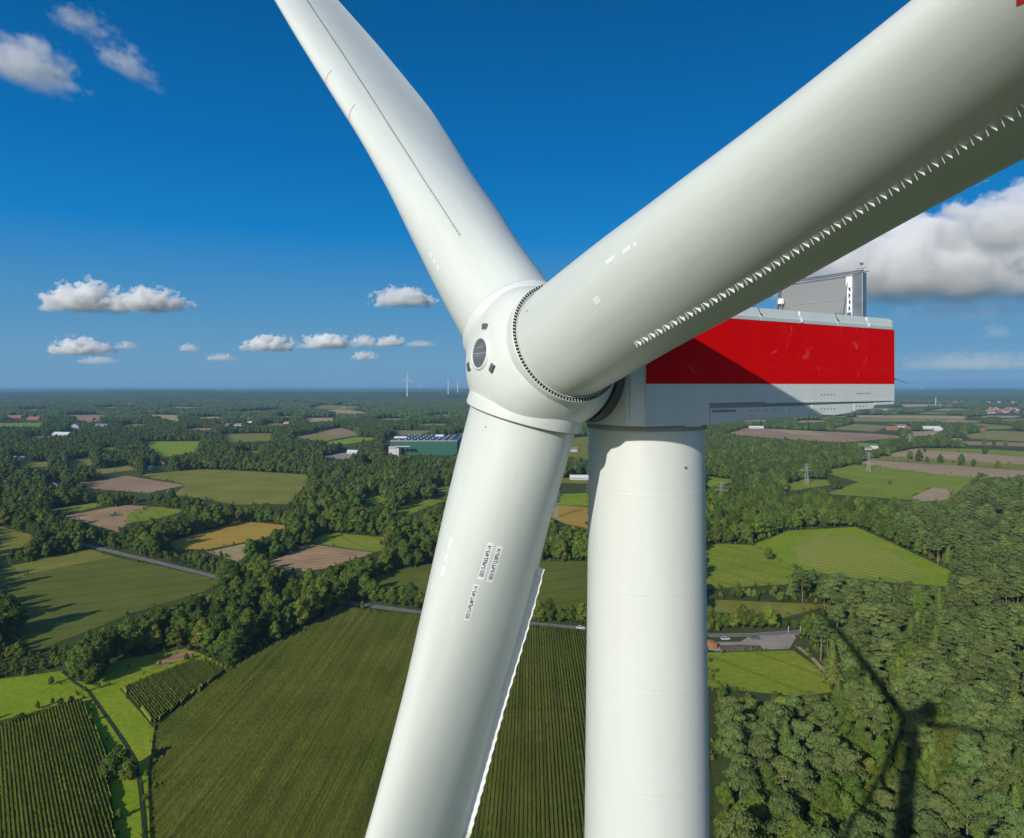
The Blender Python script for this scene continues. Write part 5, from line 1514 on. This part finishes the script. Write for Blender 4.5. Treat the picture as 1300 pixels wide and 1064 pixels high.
# ---------------------------------------------------------------- far turbines
def far_turbine_meshes():
    t = MB(); t.tube((0,0,0), (0,0,118), 3.8, 2.4, 16)
    n = MB(); n.box((-2.2, -4, 117.6), (2.2, 9, 121.6))
    h = MB(); h.tube((0,-6.6,120), (0,-4,120), .9, 2.0, 12)
    b = MB()
    sec = [(0, 1.2, 1.2), (6, 1.5, 1.0), (16, 2.2, .6), (40, 1.3, .3), (62, .35, .1)]
    for i in range(len(sec)-1):
        z0, c0, t0 = sec[i]; z1, c1, t1 = sec[i+1]
        b.add([(-c0,-t0,z0),(c0,-t0,z0),(c0,t0,z0),(-c0,t0,z0),(-c1,-t1,z1),(c1,-t1,z1),(c1,t1,z1),(-c1,t1,z1)], [(0,1,5,4),(1,2,6,5),(2,3,7,6),(3,0,4,7)] + ([(4,5,6,7)] if i == 3 else []))
    return [mkmesh_simple(q, nm_, TOWERW) for q, nm_ in ((t, 'tower'), (n, 'nacelle'), (h, 'hub'), (b, 'blade'))]
FT = far_turbine_meshes()
def far_turbine(px_, py_hub, dist, phase, yaw, label, group=None, scale=1.0):
    x = (px_ - CX) / F * dist; zh = EYE + (CY - py_hub) / F * dist
    z0 = zh - 120 * scale
    t = empty('distant_wind_turbine', (x, dist, z0), R(yaw)); t.scale = (scale,) * 3
    props(t, label, 'wind turbine', group)
    for nm_, m_ in zip(('tower', 'nacelle', 'hub'), FT[:3]): link(bpy.data.objects.new(nm_, m_), t)
    for k in range(3):
        o = link(bpy.data.objects.new('blade', FT[3]), t); o.location = (0, -5.6, 120); o.rotation_euler = (0, R(phase + 120 * k), 0)
far_turbine(517, 481, 5600, 4, 20, 'tallest of the distant turbines, white with one blade straight up, left of the hub', scale=1.15)
far_turbine(569, 482, 6800, 35, 60, 'distant turbine with spread blades directly left of the hub', scale=1.15)
far_turbine(581, 484.5, 7600, 0, 40, 'distant turbine half behind the hub edge', scale=1.15)
far_turbine(533, 486.5, 14500, 30, 30, 'very small distant turbine between the two taller ones')
for k, (a, b, ph_) in enumerate([(14,487.5,10),(26,486.5,50),(159,487,0),(180,487.5,20),(191,488,70),(213,487,5),(225,488.3,40),(243,488,90),(279,487.5,15),(295,488,60),(312,488.4,33),(384,488.4,10),(410,488.6,80),(440,488.7,20)]):
    far_turbine(a, b, 15500 + (k % 4) * 1500, ph_, 30 + k * 9, ['first','second','third','fourth','fifth','sixth','seventh','eighth','ninth','tenth','eleventh','twelfth','thirteenth','last'][k] + ' tiny white turbine from the left along the left horizon', 'tiny turbines along the left horizon')
for k, (a, b) in enumerate([(1208,486),(1236,485.5),(1170,488),(1262,487.6)]):
    far_turbine(a, b, 13500 + k * 900, 15 + 40 * k, 40 + 20 * k, ['tiny turbine midway along the right horizon','tiny turbine right of the midway one on the right horizon','tiny turbine nearest the nacelle end on the right horizon','tiny turbine nearest the right edge on the horizon'][k], 'tiny turbines on the right horizon')
mast = empty('transmission_mast', (*G(1188, 514), 0)); props(mast, 'thin white mast standing over the settlement right of the nacelle', 'mast')
mast.location.z = 0
recalc(MB().tube((0, 0, 0), (0, 0, 48), 2.2, 1.6, 8).obj('shaft', ROOFW, mast)); MB().box((-3, -3, 44), (3, 3, 46)).obj('platform', STEEL, mast)

# ---------------------------------------------------------------- power pylons
PYL = plain('pylon_grey', (.34, .36, .35), .6, .2)
def pylon_parts(H):
    leg = MB(); w0, w1 = H*.085, H*.016
    for sx_ in (-1, 1):
        for sy in (-1, 1):
            leg.tube((sx_*w0, sy*w0, 0), (sx_*w1, sy*w1, H*.97), .20, .12, 4)
    lat = MB(); n = 9
    for k in range(n):
        a = k / n; b = (k+1) / n; wa = w0 + (w1-w0)*a; wb_ = w0 + (w1-w0)*b
        for (p, q) in (((-1,-1),(1,-1)), ((1,-1),(1,1)), ((1,1),(-1,1)), ((-1,1),(-1,-1))):
            lat.tube((p[0]*wa, p[1]*wa, a*H*.97), (q[0]*wb_, q[1]*wb_, b*H*.97), .09, n=3)
            lat.tube((q[0]*wa, q[1]*wa, a*H*.97), (p[0]*wb_, p[1]*wb_, b*H*.97), .09, n=3)
    arms = []
    for z, L in ((.66, .26), (.80, .20), (.92, .14)):
        a = MB()
        for sg in (-1, 1):
            a.tube((sg*.3, 0, H*z), (sg*L*H, 0, H*z), .16, .10, 4); a.tube((sg*.3, 0, H*(z+.05)), (sg*L*H, 0, H*z), .12, .08, 4)
            a.tube((sg*L*H*.95, 0, H*z), (sg*L*H*.95, 0, H*z - 1.4), .13, n=4)
        arms.append(a)
    return [('leg_frame', mkmesh_simple(leg, 'leg_frame', PYL)), ('lattice', mkmesh_simple(lat, 'lattice', PYL))] + [('cross_arm', mkmesh_simple(a, 'cross_arm', PYL)) for a in arms]
PP = pylon_parts(27)
for a, b, s_, lab in ((706,657,.95,'lattice pylon seen between the hanging blade and the tower'),
                  (916,643,.95,'lattice pylon in the wood just right of the tower'),
                  (1024,615,1.0,'lattice pylon beside the small green meadow'),
                  (1103,599,1.08,'lattice pylon on the big green meadow in front of the pinkish strip'),
                  (1155,569,1.1,'farthest lattice pylon at the tip of the wood beyond the pinkish fields')):
    x, y = G(a, b); t = empty('power_pylon', (x, y, 0), R(-40)); t.scale = (s_,)*3
    props(t, lab, 'pylon')
    for nm_, m_ in PP: o = link(bpy.data.objects.new(nm_, m_), t)

# ---------------------------------------------------------------- vehicles
def car(x, y, rz, col, name, label, cat, big=1.0):
    t = empty(name, (x, y, .30), rz); t.scale = (big,) * 3; props(t, label, cat)
    paint = plain(name + '_paint', col, .3, coat=.5)
    b = MB(); b.prism([(-2.2, .35), (2.25, .35), (2.3, .75), (1.3, .95), (-2.1, 1.0), (-2.25, .8)], -.88, .88)
    o = recalc(b.obj('body', paint, t)); bevel(o, .08)
    c = MB(); vb = [(-1.9, .98), (1.1, .93), (.45, 1.45), (-1.55, 1.48)]
    c.add([(p[0], sy * (.80 if i < 2 else .64), p[1]) for sy in (-1, 1) for i, p in enumerate(vb)], [(3,2,1,0),(4,5,6,7),(0,1,5,4),(1,2,6,5),(2,3,7,6),(3,0,4,7)])
    recalc(c.obj('windows', PANE, t))
    recalc(MB().box((-1.5, -.62, 1.47), (.42, .62, 1.52)).obj('roof', paint, t))
    for sx_ in (-1.4, 1.4):
        for sy in (-.82, .82):
            w2 = recalc(MB().tube((sx_, sy-.1, .33), (sx_, sy+.1, .33), .33, n=14).obj('wheel', RUBBER, t))
            recalc(MB().tube((sx_, sy-.11, .33), (sx_, sy+.11, .33), .18, n=10).obj('rim', STEEL, w2))
x, y = G(737, 799); car(x, y, R(5), (.82, .82, .80), 'parked_car', 'white car on the road between hanging blade and tower', 'car')
x, y = G(921, 813); car(x, y, R(8), (.55, .57, .52), 'parked_car', 'pale car at the edge of the paved yard right of the tower', 'car')
x, y = G(958, 812); car(x, y, R(170), (.06, .10, .08), 'parked_car', 'dark green car parked by the paved yard', 'car')
x, y = G(904, 822); t = empty('container', (x, y, .3), R(20)); props(t, 'orange brown container at the left end of the paved yard', 'container')
OR = plain('rust_orange', (.45, .18, .07), .7, noise=.3)
recalc(MB().box((-1.2, -2.2, .1), (1.2, 2.2, 2.4)).obj('body', OR, t)); recalc(MB().box((-1.25, -2.25, 2.4), (1.25, 2.25, 2.55)).obj('lid', OR, t))
x, y = G(975, 824); t = empty('sand_heap', (x, y, .2)); props(t, 'low dark heap of earth on the paved yard', 'earth heap')
x, y = G(940, 823)
hpv = []
for i in range(9):
    for j in range(5): hpv.append((x - 10 + i*2.5, y - 3 + j*1.4, .25 + 1.1*math.sin(i/8*math.pi)*math.sin(j/4*math.pi)*random.uniform(.7, 1.1)))
o = mesh_obj('earth_heap', [(p[0]-t.location.x, p[1]-t.location.y, p[2]) for p in hpv], [(i*5+j, (i+1)*5+j, (i+1)*5+j+1, i*5+j+1) for i in range(8) for j in range(4)], plain('earth', (.14, .10, .07), .95, noise=.4), t, smooth=True)
x, y = G(147, 655); t = empty('tractor', (x, y, .1), R(25)); t.scale = (1.2,)*3; props(t, 'green tractor working on the harvested field on the left', 'tractor')
TG = plain('tractor_green', (.04, .16, .06), .45)
b = MB(); b.prism([(0, .8), (2.6, .8), (2.7, 1.6), (0, 1.8)], -.45, .45); recalc(b.obj('bonnet', TG, t))
recalc(MB().box((-1.4, -.75, .9), (.1, .75, 1.7)).obj('body', TG, t)); recalc(MB().box((-1.2, -.7, 1.7), (0, .7, 2.8)).obj('cab', PANE, t)); recalc(MB().box((-1.35, -.8, 2.8), (.15, .8, 2.92)).obj('cab_roof', TG, t))
for sx_, r__ in ((-.8, .95), (2.0, .6)):
    for sy in (-1, 1): recalc(MB().tube((sx_, sy*.75, r__), (sx_, sy*1.15, r__), r__, n=18).obj('wheel', RUBBER, t))
recalc(MB().box((-4.2, -1.6, .5), (-1.8, 1.6, 1.6)).obj('implement', TG, t))
for a, b in ((1001, 804), (1016, 804)):
    x, y = G(a, b); t = empty('road_post', (x, y, .2)); props(t, 'thin pale post at the far side of the paved yard', 'post', 'posts at the paved yard')
    MB().tube((0,0,0), (0,0,3.2), .12).obj('shaft', ROOFW, t); MB().box((-.15,-.15,3.2), (.15,.15,3.4)).obj('cap', ROOFW, t)
#@@END
